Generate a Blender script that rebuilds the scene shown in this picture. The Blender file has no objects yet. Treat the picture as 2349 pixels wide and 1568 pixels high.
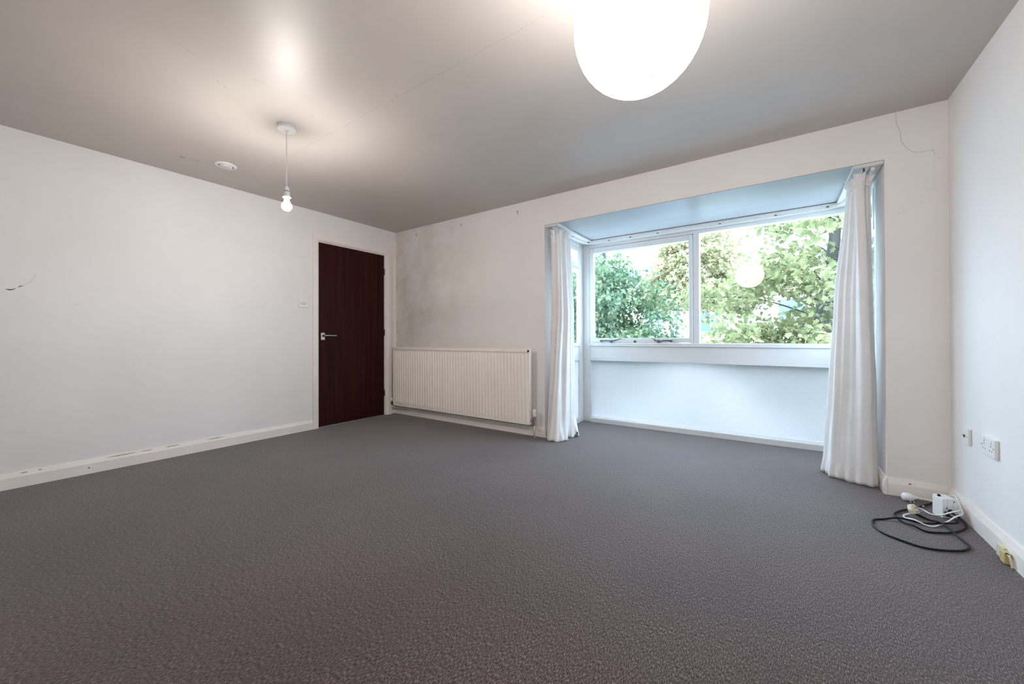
import bpy, bmesh, math, random
from mathutils import Vector, Matrix, noise as mnoise

scene = bpy.context.scene
COL = scene.collection

# ------------------------------------------------------------------ camera
F_PX, YAW, PITCH, ROLL = 883.31, 0.6031, 0.0057, -0.0029
CAM = Vector((4.0553, -3.2422, 0.9553))
cd = bpy.data.cameras.new('camera')
cam = bpy.data.objects.new('camera', cd)
COL.objects.link(cam)
_F = Vector((-math.sin(YAW), math.cos(YAW), 0))
_R = Vector((math.cos(YAW), math.sin(YAW), 0))
_U = Vector((0, 0, 1))
_f2 = math.cos(PITCH) * _F + math.sin(PITCH) * _U
_u2 = -math.sin(PITCH) * _F + math.cos(PITCH) * _U
_cx = math.cos(ROLL) * _R + math.sin(ROLL) * _u2
_cy = -math.sin(ROLL) * _R + math.cos(ROLL) * _u2
m = Matrix.Identity(4)
for i in range(3):
    m[i][0], m[i][1], m[i][2], m[i][3] = _cx[i], _cy[i], -_f2[i], CAM[i]
cam.matrix_world = m
cd.sensor_fit = 'HORIZONTAL'
cd.sensor_width = 36.0
cd.lens = F_PX * 36.0 / 2349.0
cd.shift_y = -13.57 / 2349.0
cd.clip_start = 0.05
cd.clip_end = 300
scene.camera = cam

# ------------------------------------------------------------------ light, exposure
scene.view_settings.view_transform = 'Standard'
scene.view_settings.look = 'None'
scene.view_settings.exposure = 0.0
scene.view_settings.gamma = 1.0
scene.view_settings.use_curve_mapping = False

SKY_L = 17.5
BULB_L = 765.0
LANTERN_L = 26.0

world = bpy.data.worlds.new('world')
scene.world = world
world.use_nodes = True
wn = world.node_tree.nodes
bg = wn['Background']
bg.inputs['Color'].default_value = (0.60, 0.80, 1.0, 1)
bg.inputs['Strength'].default_value = SKY_L


def portal(name, loc, rot, sx, sy):
    ld = bpy.data.lights.new(name, 'AREA')
    ld.shape = 'RECTANGLE'
    ld.size, ld.size_y = sx, sy
    ld.cycles.is_portal = True
    o = bpy.data.objects.new(name, ld)
    o.location = loc
    o.rotation_euler = rot
    COL.objects.link(o)


portal('window_portal', (3.4, 1.0, 1.02), (math.radians(-90), 0, 0), 2.4, 2.0)
portal('window_portal', (2.12, 0.58, 1.02), (0, math.radians(-90), 0), 2.0, 0.64)
portal('window_portal', (4.69, 0.58, 1.02), (0, math.radians(90), 0), 2.0, 0.64)

try:
    scene.cycles.max_bounces = 14
    scene.cycles.diffuse_bounces = 8
    scene.cycles.transparent_max_bounces = 24
    scene.cycles.sample_clamp_indirect = 8.0
    scene.cycles.use_denoising = True
except Exception:
    pass

# ------------------------------------------------------------------ materials
def new_mat(name):
    mt = bpy.data.materials.new(name)
    mt.use_nodes = True
    nt = mt.node_tree
    for n in list(nt.nodes):
        nt.nodes.remove(n)
    out = nt.nodes.new('ShaderNodeOutputMaterial')
    return mt, nt, out


def link(nt, a, b):
    nt.links.new(a, b)


def paint(name, col, rough=0.6, var=0.05, scale=3.0, bump=0.0, bscale=60.0, spec=0.5, metal=0.0, col2=None, detail=4.0,
          stretch=(1, 1, 1), coat=0.0):
    """Principled surface whose colour is mottled by a noise in object space."""
    mt, nt, out = new_mat(name)
    p = nt.nodes.new('ShaderNodeBsdfPrincipled')
    tc = nt.nodes.new('ShaderNodeTexCoord')
    mp = nt.nodes.new('ShaderNodeMapping')
    mp.inputs['Scale'].default_value = stretch
    nz = nt.nodes.new('ShaderNodeTexNoise')
    nz.inputs['Scale'].default_value = scale
    nz.inputs['Detail'].default_value = detail
    link(nt, tc.outputs['Object'], mp.inputs['Vector'])
    link(nt, mp.outputs['Vector'], nz.inputs['Vector'])
    rp = nt.nodes.new('ShaderNodeValToRGB')
    rp.color_ramp.elements[0].position = 0.3
    rp.color_ramp.elements[1].position = 0.7
    c2 = col2 if col2 else tuple(min(1, c * (1 + var)) for c in col)
    c1 = col if col2 else tuple(c * (1 - var) for c in col)
    rp.color_ramp.elements[0].color = (*c1, 1)
    rp.color_ramp.elements[1].color = (*c2, 1)
    link(nt, nz.outputs['Fac'], rp.inputs['Fac'])
    link(nt, rp.outputs['Color'], p.inputs['Base Color'])
    p.inputs['Roughness'].default_value = rough
    p.inputs['Metallic'].default_value = metal
    p.inputs['Specular IOR Level'].default_value = spec
    p.inputs['Coat Weight'].default_value = coat
    if bump > 0:
        n2 = nt.nodes.new('ShaderNodeTexNoise')
        n2.inputs['Scale'].default_value = bscale
        n2.inputs['Detail'].default_value = 3
        link(nt, mp.outputs['Vector'], n2.inputs['Vector'])
        b = nt.nodes.new('ShaderNodeBump')
        b.inputs['Strength'].default_value = bump
        b.inputs['Distance'].default_value = 0.004
        link(nt, n2.outputs['Fac'], b.inputs['Height'])
        link(nt, b.outputs['Normal'], p.inputs['Normal'])
    link(nt, p.outputs['BSDF'], out.inputs['Surface'])
    return mt


def carpet_mat():
    mt, nt, out = new_mat('carpet')
    p = nt.nodes.new('ShaderNodeBsdfPrincipled')
    tc = nt.nodes.new('ShaderNodeTexCoord')
    mp = nt.nodes.new('ShaderNodeMapping')
    mp.inputs['Scale'].default_value = (310, 92, 1)
    link(nt, tc.outputs['Object'], mp.inputs['Vector'])
    n1 = nt.nodes.new('ShaderNodeTexNoise')
    n1.inputs['Scale'].default_value = 1.0
    n1.inputs['Detail'].default_value = 2.5
    n1.inputs['Roughness'].default_value = 0.65
    link(nt, mp.outputs['Vector'], n1.inputs['Vector'])
    rp = nt.nodes.new('ShaderNodeValToRGB')
    e = rp.color_ramp.elements
    e[0].position, e[0].color = 0.33, (0.013, 0.0085, 0.0072, 1)
    e[1].position, e[1].color = 0.68, (0.245, 0.180, 0.175, 1)
    k = e.new(0.5)
    k.color = (0.069, 0.046, 0.043, 1)
    link(nt, n1.outputs['Fac'], rp.inputs['Fac'])
    # large soft wear patches
    n2 = nt.nodes.new('ShaderNodeTexNoise')
    n2.inputs['Scale'].default_value = 1.6
    n2.inputs['Detail'].default_value = 3
    link(nt, tc.outputs['Object'], n2.inputs['Vector'])
    mr = nt.nodes.new('ShaderNodeMapRange')
    mr.inputs['From Min'].default_value = 0.3
    mr.inputs['From Max'].default_value = 0.7
    mr.inputs['To Min'].default_value = 0.88
    mr.inputs['To Max'].default_value = 1.1
    link(nt, n2.outputs['Fac'], mr.inputs['Value'])
    mx = nt.nodes.new('ShaderNodeVectorMath')
    mx.operation = 'SCALE'
    link(nt, rp.outputs['Color'], mx.inputs[0])
    link(nt, mr.outputs['Result'], mx.inputs['Scale'])
    link(nt, mx.outputs['Vector'], p.inputs['Base Color'])
    p.inputs['Roughness'].default_value = 0.75
    p.inputs['Specular IOR Level'].default_value = 0.2
    p.inputs['Sheen Weight'].default_value = 0.33
    p.inputs['Sheen Roughness'].default_value = 0.42
    b = nt.nodes.new('ShaderNodeBump')
    b.inputs['Strength'].default_value = 0.6
    b.inputs['Distance'].default_value = 0.004
    link(nt, n1.outputs['Fac'], b.inputs['Height'])
    link(nt, b.outputs['Normal'], p.inputs['Normal'])
    link(nt, p.outputs['BSDF'], out.inputs['Surface'])
    return mt


def wood_mat():
    mt, nt, out = new_mat('sapele_veneer')
    p = nt.nodes.new('ShaderNodeBsdfPrincipled')
    tc = nt.nodes.new('ShaderNodeTexCoord')
    mp = nt.nodes.new('ShaderNodeMapping')
    mp.inputs['Scale'].default_value = (1, 26, 0.7)
    link(nt, tc.outputs['Object'], mp.inputs['Vector'])
    n1 = nt.nodes.new('ShaderNodeTexNoise')
    n1.inputs['Scale'].default_value = 1.3
    n1.inputs['Detail'].default_value = 6
    n1.inputs['Roughness'].default_value = 0.6
    link(nt, mp.outputs['Vector'], n1.inputs['Vector'])
    rp = nt.nodes.new('ShaderNodeValToRGB')
    e = rp.color_ramp.elements
    e[0].position, e[0].color = 0.3, (0.012, 0.0030, 0.0020, 1)
    e[1].position, e[1].color = 0.72, (0.048, 0.0095, 0.006, 1)
    link(nt, n1.outputs['Fac'], rp.inputs['Fac'])
    link(nt, rp.outputs['Color'], p.inputs['Base Color'])
    p.inputs['Roughness'].default_value = 0.55
    p.inputs['Specular IOR Level'].default_value = 0.12
    link(nt, p.outputs['BSDF'], out.inputs['Surface'])
    return mt


def fresnel_both_sides(nt, ior):
    """the same reflectance on either face of a pane (no false total reflection inside)"""
    fr = nt.nodes.new('ShaderNodeFresnel')
    geo = nt.nodes.new('ShaderNodeNewGeometry')
    mr = nt.nodes.new('ShaderNodeMapRange')
    mr.inputs['To Min'].default_value = ior
    mr.inputs['To Max'].default_value = 1.0 / ior
    link(nt, geo.outputs['Backfacing'], mr.inputs['Value'])
    link(nt, mr.outputs['Result'], fr.inputs['IOR'])
    return fr


def glass_mat():
    mt, nt, out = new_mat('clear_glass')
    fr = fresnel_both_sides(nt, 1.33)
    tr = nt.nodes.new('ShaderNodeBsdfTransparent')
    tr.inputs['Color'].default_value = (0.97, 0.99, 0.985, 1)
    gl = nt.nodes.new('ShaderNodeBsdfGlossy')
    gl.inputs['Roughness'].default_value = 0.0
    mx = nt.nodes.new('ShaderNodeMixShader')
    link(nt, fr.outputs['Fac'], mx.inputs['Fac'])
    link(nt, tr.outputs['BSDF'], mx.inputs[1])
    link(nt, gl.outputs['BSDF'], mx.inputs[2])
    link(nt, mx.outputs['Shader'], out.inputs['Surface'])
    return mt


def frosted_mat():
    """Obscured cast glass with a fine grid of pressed dimples."""
    mt, nt, out = new_mat('obscured_glass')
    tc = nt.nodes.new('ShaderNodeTexCoord')
    mp = nt.nodes.new('ShaderNodeMapping')
    mp.inputs['Scale'].default_value = (1, 1, 0.55)
    link(nt, tc.outputs['Object'], mp.inputs['Vector'])
    w1 = nt.nodes.new('ShaderNodeTexWave')
    w1.bands_direction = 'X'
    w1.inputs['Scale'].default_value = 17
    w1.inputs['Distortion'].default_value = 0.0
    w1.inputs['Detail Scale'].default_value = 4
    link(nt, mp.outputs['Vector'], w1.inputs['Vector'])
    w2 = nt.nodes.new('ShaderNodeTexNoise')
    w2.inputs['Scale'].default_value = 150
    w2.inputs['Detail'].default_value = 2
    link(nt, mp.outputs['Vector'], w2.inputs['Vector'])
    w3 = nt.nodes.new('ShaderNodeTexWave')
    w3.bands_direction = 'Z'
    w3.inputs['Scale'].default_value = 42
    link(nt, mp.outputs['Vector'], w3.inputs['Vector'])
    mq = nt.nodes.new('ShaderNodeMath')
    mq.operation = 'MULTIPLY'
    link(nt, w1.outputs['Fac'], mq.inputs[0])
    link(nt, w3.outputs['Fac'], mq.inputs[1])
    ml = nt.nodes.new('ShaderNodeMath')
    ml.operation = 'ADD'
    link(nt, mq.outputs['Value'], ml.inputs[0])
    link(nt, w2.outputs['Fac'], ml.inputs[1])
    b = nt.nodes.new('ShaderNodeBump')
    b.inputs['Strength'].default_value = 0.5
    b.inputs['Distance'].default_value = 0.003
    link(nt, ml.outputs['Value'], b.inputs['Height'])
    rf = nt.nodes.new('ShaderNodeBsdfRefraction')
    rf.inputs['IOR'].default_value = 1.2
    rf.inputs['Roughness'].default_value = 0.5
    rf.inputs['Color'].default_value = (0.50, 0.482, 0.474, 1)
    tl = nt.nodes.new('ShaderNodeBsdfTranslucent')
    tl.inputs['Color'].default_value = (0.50, 0.482, 0.474, 1)
    gl = nt.nodes.new('ShaderNodeBsdfGlossy')
    gl.inputs['Roughness'].default_value = 0.32
    for n in (rf, tl, gl):
        link(nt, b.outputs['Normal'], n.inputs['Normal'])
    m1 = nt.nodes.new('ShaderNodeMixShader')
    m1.inputs['Fac'].default_value = 0.36
    link(nt, rf.outputs['BSDF'], m1.inputs[1])
    link(nt, tl.outputs['BSDF'], m1.inputs[2])
    m2 = nt.nodes.new('ShaderNodeMixShader')
    fr = fresnel_both_sides(nt, 1.45)
    link(nt, fr.outputs['Fac'], m2.inputs['Fac'])
    link(nt, m1.outputs['Shader'], m2.inputs[1])
    link(nt, gl.outputs['BSDF'], m2.inputs[2])
    link(nt, m2.outputs['Shader'], out.inputs['Surface'])
    return mt


def cloth_mat():
    mt, nt, out = new_mat('white_cotton')
    tc = nt.nodes.new('ShaderNodeTexCoord')
    nz = nt.nodes.new('ShaderNodeTexNoise')
    nz.inputs['Scale'].default_value = 9
    nz.inputs['Detail'].default_value = 5
    link(nt, tc.outputs['Object'], nz.inputs['Vector'])
    rp = nt.nodes.new('ShaderNodeValToRGB')
    rp.color_ramp.elements[0].position = 0.3
    rp.color_ramp.elements[0].color = (0.80, 0.785, 0.775, 1)
    rp.color_ramp.elements[1].position = 0.7
    rp.color_ramp.elements[1].color = (0.85, 0.835, 0.83, 1)
    link(nt, nz.outputs['Fac'], rp.inputs['Fac'])
    n2 = nt.nodes.new('ShaderNodeTexNoise')
    n2.inputs['Scale'].default_value = 700
    link(nt, tc.outputs['Object'], n2.inputs['Vector'])
    b = nt.nodes.new('ShaderNodeBump')
    b.inputs['Strength'].default_value = 0.15
    b.inputs['Distance'].default_value = 0.001
    link(nt, n2.outputs['Fac'], b.inputs['Height'])
    d = nt.nodes.new('ShaderNodeBsdfDiffuse')
    t = nt.nodes.new('ShaderNodeBsdfTranslucent')
    for n in (d, t):
        link(nt, rp.outputs['Color'], n.inputs['Color'])
        link(nt, b.outputs['Normal'], n.inputs['Normal'])
    mx = nt.nodes.new('ShaderNodeMixShader')
    mx.inputs['Fac'].default_value = 0.07
    link(nt, d.outputs['BSDF'], mx.inputs[1])
    link(nt, t.outputs['BSDF'], mx.inputs[2])
    link(nt, mx.outputs['Shader'], out.inputs['Surface'])
    return mt


def emit_mat(name, col, strength, ribs=False):
    mt, nt, out = new_mat(name)
    em = nt.nodes.new('ShaderNodeEmission')
    em.inputs['Color'].default_value = (*col, 1)
    em.inputs['Strength'].default_value = strength
    link(nt, em.outputs['Emission'], out.inputs['Surface'])
    return mt


def leaf_mat(name, ca, cb, cc):
    mt, nt, out = new_mat(name)
    geo = nt.nodes.new('ShaderNodeNewGeometry')
    nz = nt.nodes.new('ShaderNodeTexNoise')
    nz.inputs['Scale'].default_value = 4.5
    nz.inputs['Detail'].default_value = 3
    link(nt, geo.outputs['Position'], nz.inputs['Vector'])
    rp = nt.nodes.new('ShaderNodeValToRGB')
    e = rp.color_ramp.elements
    e[0].position, e[0].color = 0.32, (*ca, 1)
    e[1].position, e[1].color = 0.68, (*cc, 1)
    k = e.new(0.5)
    k.color = (*cb, 1)
    link(nt, nz.outputs['Fac'], rp.inputs['Fac'])
    d = nt.nodes.new('ShaderNodeBsdfPrincipled')
    d.inputs['Roughness'].default_value = 0.65
    d.inputs['Specular IOR Level'].default_value = 0.25
    link(nt, rp.outputs['Color'], d.inputs['Base Color'])
    t = nt.nodes.new('ShaderNodeBsdfTranslucent')
    link(nt, rp.outputs['Color'], t.inputs['Color'])
    mx = nt.nodes.new('ShaderNodeMixShader')
    mx.inputs['Fac'].default_value = 0.4
    link(nt, d.outputs['BSDF'], mx.inputs[1])
    link(nt, t.outputs['BSDF'], mx.inputs[2])
    link(nt, mx.outputs['Shader'], out.inputs['Surface'])
    return mt


M = {}
M['wall'] = paint('wall_emulsion', (0.80, 0.78, 0.77), 0.75, 0.035, 1.7, 0.12, 45, 0.3)
def grime_shade_wall():
    mt = paint('grimy_shaded_wall_emulsion', (0.80, 0.775, 0.76), 0.75, 0.03, 1.7, 0.12, 45, 0.3)
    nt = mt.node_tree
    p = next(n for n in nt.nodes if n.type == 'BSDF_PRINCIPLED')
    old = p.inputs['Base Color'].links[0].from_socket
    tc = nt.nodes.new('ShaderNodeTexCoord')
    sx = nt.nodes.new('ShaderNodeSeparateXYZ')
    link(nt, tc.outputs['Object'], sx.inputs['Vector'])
    mr = nt.nodes.new('ShaderNodeMapRange')     # soot plus painted-in corner shade, thinning out away from the cold corner
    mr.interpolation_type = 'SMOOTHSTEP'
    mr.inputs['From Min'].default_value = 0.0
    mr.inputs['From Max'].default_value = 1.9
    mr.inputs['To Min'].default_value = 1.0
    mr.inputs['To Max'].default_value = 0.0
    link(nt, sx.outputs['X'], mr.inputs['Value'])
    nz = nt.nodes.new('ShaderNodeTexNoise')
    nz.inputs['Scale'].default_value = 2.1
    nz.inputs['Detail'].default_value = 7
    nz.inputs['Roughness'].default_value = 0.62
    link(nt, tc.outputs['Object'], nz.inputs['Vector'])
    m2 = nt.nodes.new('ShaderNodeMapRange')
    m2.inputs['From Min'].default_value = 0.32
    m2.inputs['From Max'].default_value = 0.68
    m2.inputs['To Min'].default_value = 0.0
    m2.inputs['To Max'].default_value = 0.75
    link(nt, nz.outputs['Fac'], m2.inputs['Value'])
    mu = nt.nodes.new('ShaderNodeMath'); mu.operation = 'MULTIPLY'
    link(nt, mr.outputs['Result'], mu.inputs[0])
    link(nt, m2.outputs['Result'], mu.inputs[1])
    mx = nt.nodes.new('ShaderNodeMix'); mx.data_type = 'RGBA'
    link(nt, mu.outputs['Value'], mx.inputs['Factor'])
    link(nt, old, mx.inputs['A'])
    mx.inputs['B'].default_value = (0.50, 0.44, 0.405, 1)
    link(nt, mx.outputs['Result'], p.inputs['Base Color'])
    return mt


M['wall_grime_shade'] = grime_shade_wall()
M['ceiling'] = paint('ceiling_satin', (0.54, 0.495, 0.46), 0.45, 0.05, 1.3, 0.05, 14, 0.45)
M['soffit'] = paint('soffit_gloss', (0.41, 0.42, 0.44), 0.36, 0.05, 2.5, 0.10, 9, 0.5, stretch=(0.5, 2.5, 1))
M['skirting'] = paint('skirting_gloss', (0.84, 0.785, 0.745), 0.38, 0.04, 5, 0.05, 30)
M['gloss'] = paint('white_gloss_wood', (0.68, 0.675, 0.67), 0.33, 0.03, 5, 0.04, 35)
M['carpet'] = carpet_mat()
M['wood'] = wood_mat()
M['glass'] = glass_mat()
M['frosted'] = frosted_mat()
M['cloth'] = cloth_mat()
M['rad'] = paint('radiator_enamel', (0.90, 0.85, 0.79), 0.4, 0.03, 4)
M['plastic'] = paint('white_plastic', (0.78, 0.78, 0.77), 0.3, 0.02, 6)
M['wplug'] = paint('bright_white_plastic', (0.85, 0.86, 0.87), 0.3, 0.02, 6)
M['cream'] = paint('cream_plastic', (0.70, 0.62, 0.48), 0.4, 0.05, 30)
M['yellow'] = paint('yellowed_plastic', (0.52, 0.43, 0.19), 0.45, 0.12, 40)
M['pale_yellow'] = paint('pale_yellowed_plastic', (0.62, 0.58, 0.42), 0.45, 0.1, 40)
M['black'] = paint('black_rubber', (0.006, 0.008, 0.012), 0.5, 0.1, 40, spec=0.22)
M['dark'] = paint('dark_hole', (0.02, 0.018, 0.016), 0.8, 0.1, 50)
M['grey_mark'] = paint('grime_mark', (0.30, 0.26, 0.235), 0.9, 0.2, 60)
M['crack'] = paint('hairline_crack', (0.50, 0.46, 0.43), 0.9, 0.25, 60)
M['ceil_crack'] = paint('ceiling_crack', (0.43, 0.39, 0.355), 0.8, 0.25, 60)
M['alu'] = paint('satin_aluminium', (0.62, 0.60, 0.60), 0.35, 0.05, 40, metal=0.85)
M['alu_plate'] = paint('pale_anodised_plate', (0.70, 0.67, 0.67), 0.4, 0.05, 40, metal=0.2)
M['dark_metal'] = paint('dull_dark_metal', (0.10, 0.10, 0.11), 0.4, 0.2, 60, metal=0.8)
M['chrome'] = paint('worn_chrome', (0.42, 0.40, 0.38), 0.3, 0.1, 60, metal=0.9)
M['brass'] = paint('dark_hinge_steel', (0.06, 0.045, 0.04), 0.45, 0.2, 60, metal=0.6)
M['pipe'] = paint('painted_pipe', (0.62, 0.57, 0.53), 0.4, 0.05, 20)
M['bulb'] = emit_mat('glowing_bulb', (1.0, 0.94, 0.88), BULB_L)
M['lantern'] = emit_mat('lit_paper', (1.0, 0.95, 0.90), LANTERN_L)
M['wire'] = paint('lantern_wire', (0.07, 0.066, 0.06), 0.6, 0.05, 40)
M['bark'] = paint('tree_bark', (0.04, 0.035, 0.03), 0.9, 0.3, 9, 0.5, 30, stretch=(1, 1, 0.3))
M['leaf_near'] = leaf_mat('near_leaves', (0.112, 0.134, 0.057), (0.195, 0.205, 0.095), (0.33, 0.295, 0.155))
M['leaf_green'] = leaf_mat('green_leaves', (0.054, 0.100, 0.060), (0.098, 0.155, 0.082), (0.23, 0.24, 0.12))
M['leaf_pale'] = leaf_mat('pale_leaves', (0.20, 0.205, 0.096), (0.31, 0.28, 0.155), (0.44, 0.35, 0.225))
M['render'] = paint('white_render', (0.75, 0.74, 0.72), 0.8, 0.05, 1, 0.1, 20)
M['slate'] = paint('roof_slate', (0.13, 0.17, 0.23), 0.6, 0.2, 5)
M['brickgrey'] = paint('pale_stone', (0.55, 0.54, 0.52), 0.8, 0.1, 3)
M['win_dark'] = paint('dark_window_glass', (0.10, 0.15, 0.21), 0.12, 0.1, 2)
M['asphalt'] = paint('street_asphalt', (0.16, 0.17, 0.185), 0.85, 0.15, 2, 0.2, 60)
M['paving'] = paint('pavement', (0.42, 0.42, 0.41), 0.8, 0.1, 2)
M['post'] = paint('painted_lamp_post', (0.06, 0.10, 0.13), 0.4, 0.1, 5)

# ------------------------------------------------------------------ geometry helpers
class B:
    """collects shapes in a bmesh and links them as ONE mesh object"""
    def __init__(self):
        self.bm = bmesh.new()

    def box(self, x0, x1, y0, y1, z0, z1, bevel=0.0, seg=1):
        bm = self.bm
        r = bmesh.ops.create_cube(bm, size=1.0)
        vs = r['verts']
        for v in vs:
            v.co = Vector(((x0 + x1) / 2 + v.co.x * (x1 - x0), (y0 + y1) / 2 + v.co.y * (y1 - y0), (z0 + z1) / 2 + v.co.z * (z1 - z0)))
        if bevel > 0:
            es = list({e for v in vs for e in v.link_edges})
            bmesh.ops.bevel(bm, geom=es, offset=bevel, segments=seg, profile=0.5, affect='EDGES')
        return self

    def prism(self, pts, axis, a, b):
        """extrude a 2-D outline along an axis; pts are the other two coordinates in order"""
        bm = self.bm
        def mk(t, p):
            if axis == 'x': return (t, p[0], p[1])
            if axis == 'y': return (p[0], t, p[1])
            return (p[0], p[1], t)
        A = [bm.verts.new(mk(a, p)) for p in pts]
        Bv = [bm.verts.new(mk(b, p)) for p in pts]
        n = len(pts)
        bm.faces.new(A); bm.faces.new(list(reversed(Bv)))
        for i in range(n):
            bm.faces.new([A[i], Bv[i], Bv[(i + 1) % n], A[(i + 1) % n]])
        return self

    def lathe(self, prof, c=(0, 0, 0), axis='z', n=24, cap=True):
        bm = self.bm
        rings = []
        for r, h in prof:
            ring = []
            for i in range(n):
                a = 2 * math.pi * i / n
                u, v = r * math.cos(a), r * math.sin(a)
                co = {'z': (u, v, h), 'x': (h, u, v), 'y': (u, h, v)}[axis]
                ring.append(bm.verts.new((co[0] + c[0], co[1] + c[1], co[2] + c[2])))
            rings.append(ring)
        for a, b in zip(rings, rings[1:]):
            for i in range(n):
                bm.faces.new([a[i], a[(i + 1) % n], b[(i + 1) % n], b[i]])
        if cap:
            bm.faces.new(rings[0]); bm.faces.new(list(reversed(rings[-1])))
        return self

    def tube(self, pts, r, n=8, r_end=None, cap=True):
        bm = self.bm
        P = [Vector(p) for p in pts]
        rings = []
        up = Vector((0.13, 0.21, 0.97)).normalized()
        for i, p in enumerate(P):
            d = (P[min(i + 1, len(P) - 1)] - P[max(i - 1, 0)])
            d = d.normalized() if d.length > 1e-9 else Vector((0, 0, 1))
            if abs(d.dot(up)) > 0.95:
                s = d.cross(Vector((1, 0.1, 0))).normalized()
            else:
                s = d.cross(up).normalized()
            t = s.cross(d).normalized()
            rr = r if r_end is None else r + (r_end - r) * i / (len(P) - 1)
            rings.append([bm.verts.new(p + (s * math.cos(2 * math.pi * k / n) + t * math.sin(2 * math.pi * k / n)) * rr) for k in range(n)])
        for a, b in zip(rings, rings[1:]):
            for k in range(n):
                bm.faces.new([a[k], a[(k + 1) % n], b[(k + 1) % n], b[k]])
        if cap:
            bm.faces.new(rings[0]); bm.faces.new(list(reversed(rings[-1])))
        return self

    def grid(self, rows, close=False):
        bm = self.bm
        R = [[bm.verts.new(p) for p in row] for row in rows]
        for a, b in zip(R, R[1:]):
            n = len(a)
            for i in range(n if close else n - 1):
                bm.faces.new([a[i], a[(i + 1) % n], b[(i + 1) % n], b[i]])
        return self

    def build(self, name, mat, parent=None, smooth=False, origin=None):
        bm = self.bm
        bmesh.ops.recalc_face_normals(bm, faces=bm.faces)
        me = bpy.data.meshes.new(name)
        if origin is not None:
            bmesh.ops.translate(bm, verts=bm.verts, vec=-Vector(origin))
        bm.to_mesh(me)
        bm.free()
        me.materials.append(M[mat] if isinstance(mat, str) else mat)
        if smooth:
            for p in me.polygons:
                p.use_smooth = True
        o = bpy.data.objects.new(name, me)
        COL.objects.link(o)
        if origin is not None:
            o.location = origin
        if parent is not None:
            o.parent = parent
            o.matrix_parent_inverse = Matrix.Translation(-world_loc(parent))
        return o


def world_loc(o):
    """world position of an object that is only ever translated"""
    if o.parent is None:
        return Vector(o.location)
    return Vector(o.location) + o.matrix_parent_inverse.translation + world_loc(o.parent)


def smooth_by_angle(o, deg=35):
    me = o.data
    for p in me.polygons:
        p.use_smooth = True
    bm = bmesh.new()
    bm.from_mesh(me)
    for e in bm.edges:
        if len(e.link_faces) == 2 and e.calc_face_angle(0) > math.radians(deg):
            e.smooth = False
    bm.to_mesh(me)
    bm.free()
    return o


def tag(o, label=None, cat=None, group=None, kind=None):
    if label: o['label'] = label
    if cat: o['category'] = cat
    if group: o['group'] = group
    if kind: o['kind'] = kind
    return o


def empty(name, loc):
    o = bpy.data.objects.new(name, None)
    o.location = loc
    o.empty_display_size = 0.05
    COL.objects.link(o)
    return o


def struct(o, label, cat):
    return tag(o, label, cat, kind='structure')


def catmull(pts, n=8, closed=False):
    P = [Vector(p) for p in pts]
    out = []
    N = len(P)
    for i in range(N - 1):
        p0, p1, p2, p3 = P[max(i - 1, 0)], P[i], P[i + 1], P[min(i + 2, N - 1)]
        for k in range(n):
            t = k / n
            out.append(0.5 * ((2 * p1) + (-p0 + p2) * t + (2 * p0 - 5 * p1 + 4 * p2 - p3) * t * t + (-p0 + 3 * p1 - 3 * p2 + p3) * t ** 3))
    out.append(P[-1])
    return out


# ------------------------------------------------------------------ the room
H = 2.32
W = 4.8707
YR = -4.06          # wall behind the camera
OX0, OX1, OZ = 2.205, 4.603, 2.047   # bay opening
PIER = 0.25
BY = 0.90           # room face of the bay's front window

b = B(); b.box(-0.25, W + 0.25, YR - 0.2, 0.0, -0.2, 0.0); b.box(OX0 - 0.06, OX1 + 0.06, 0.0, 0.96, -0.2, 0.0)
struct(b.build('floor', 'carpet'), 'brown-grey flecked loop pile carpet running into the window bay', 'floor')

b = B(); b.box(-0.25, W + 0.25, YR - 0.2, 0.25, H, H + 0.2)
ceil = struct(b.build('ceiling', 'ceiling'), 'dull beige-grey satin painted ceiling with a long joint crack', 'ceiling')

DY0, DY1, DZ = -1.022, -0.160, 2.006    # door opening in the left wall
b = B()
b.box(-0.2, 0, YR - 0.2, DY0, 0, H); b.box(-0.2, 0, DY1, 0.0, 0, H); b.box(-0.2, 0, DY0, DY1, DZ, H)
wall_left = struct(b.build('wall_left', 'wall'), 'long off-white wall with the dark door at its far end', 'wall')

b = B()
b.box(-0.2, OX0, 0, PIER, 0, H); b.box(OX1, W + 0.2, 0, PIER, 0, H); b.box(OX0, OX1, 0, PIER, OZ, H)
wall_back = struct(b.build('wall_back', 'wall_grime_shade'), 'off-white wall with the radiator and the wide window bay opening', 'wall')

b = B(); b.box(W, W + 0.2, YR - 0.2, 0, 0, H)
wall_right = struct(b.build('wall_right', 'wall'), 'plain pale wall carrying two white wall sockets', 'wall')
b = B(); b.box(-0.2, W + 0.2, YR - 0.2, YR, 0, H)
struct(b.build('wall_rear', 'wall'), 'plain off-white wall behind the camera', 'wall')

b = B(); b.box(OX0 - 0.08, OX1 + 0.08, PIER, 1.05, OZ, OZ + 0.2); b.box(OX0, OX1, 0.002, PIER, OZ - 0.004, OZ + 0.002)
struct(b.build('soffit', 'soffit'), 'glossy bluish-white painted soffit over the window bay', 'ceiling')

# skirting boards: square foot, chamfered top
def skirting_profile(s):
    return [(0, 0), (0.016 * s, 0), (0.016 * s, 0.070), (0.007 * s, 0.100), (0, 0.100)]

def prism_y(x, s, a, bb):      # runs along y on a wall x = const, proud towards s
    q = B(); q.prism([(x + px, pz) for px, pz in skirting_profile(s)], 'y', a, bb); return q

def prism_x(y, s, a, bb):
    q = B(); q.prism([(y + py, pz) for py, pz in skirting_profile(s)], 'x', a, bb); return q

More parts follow.
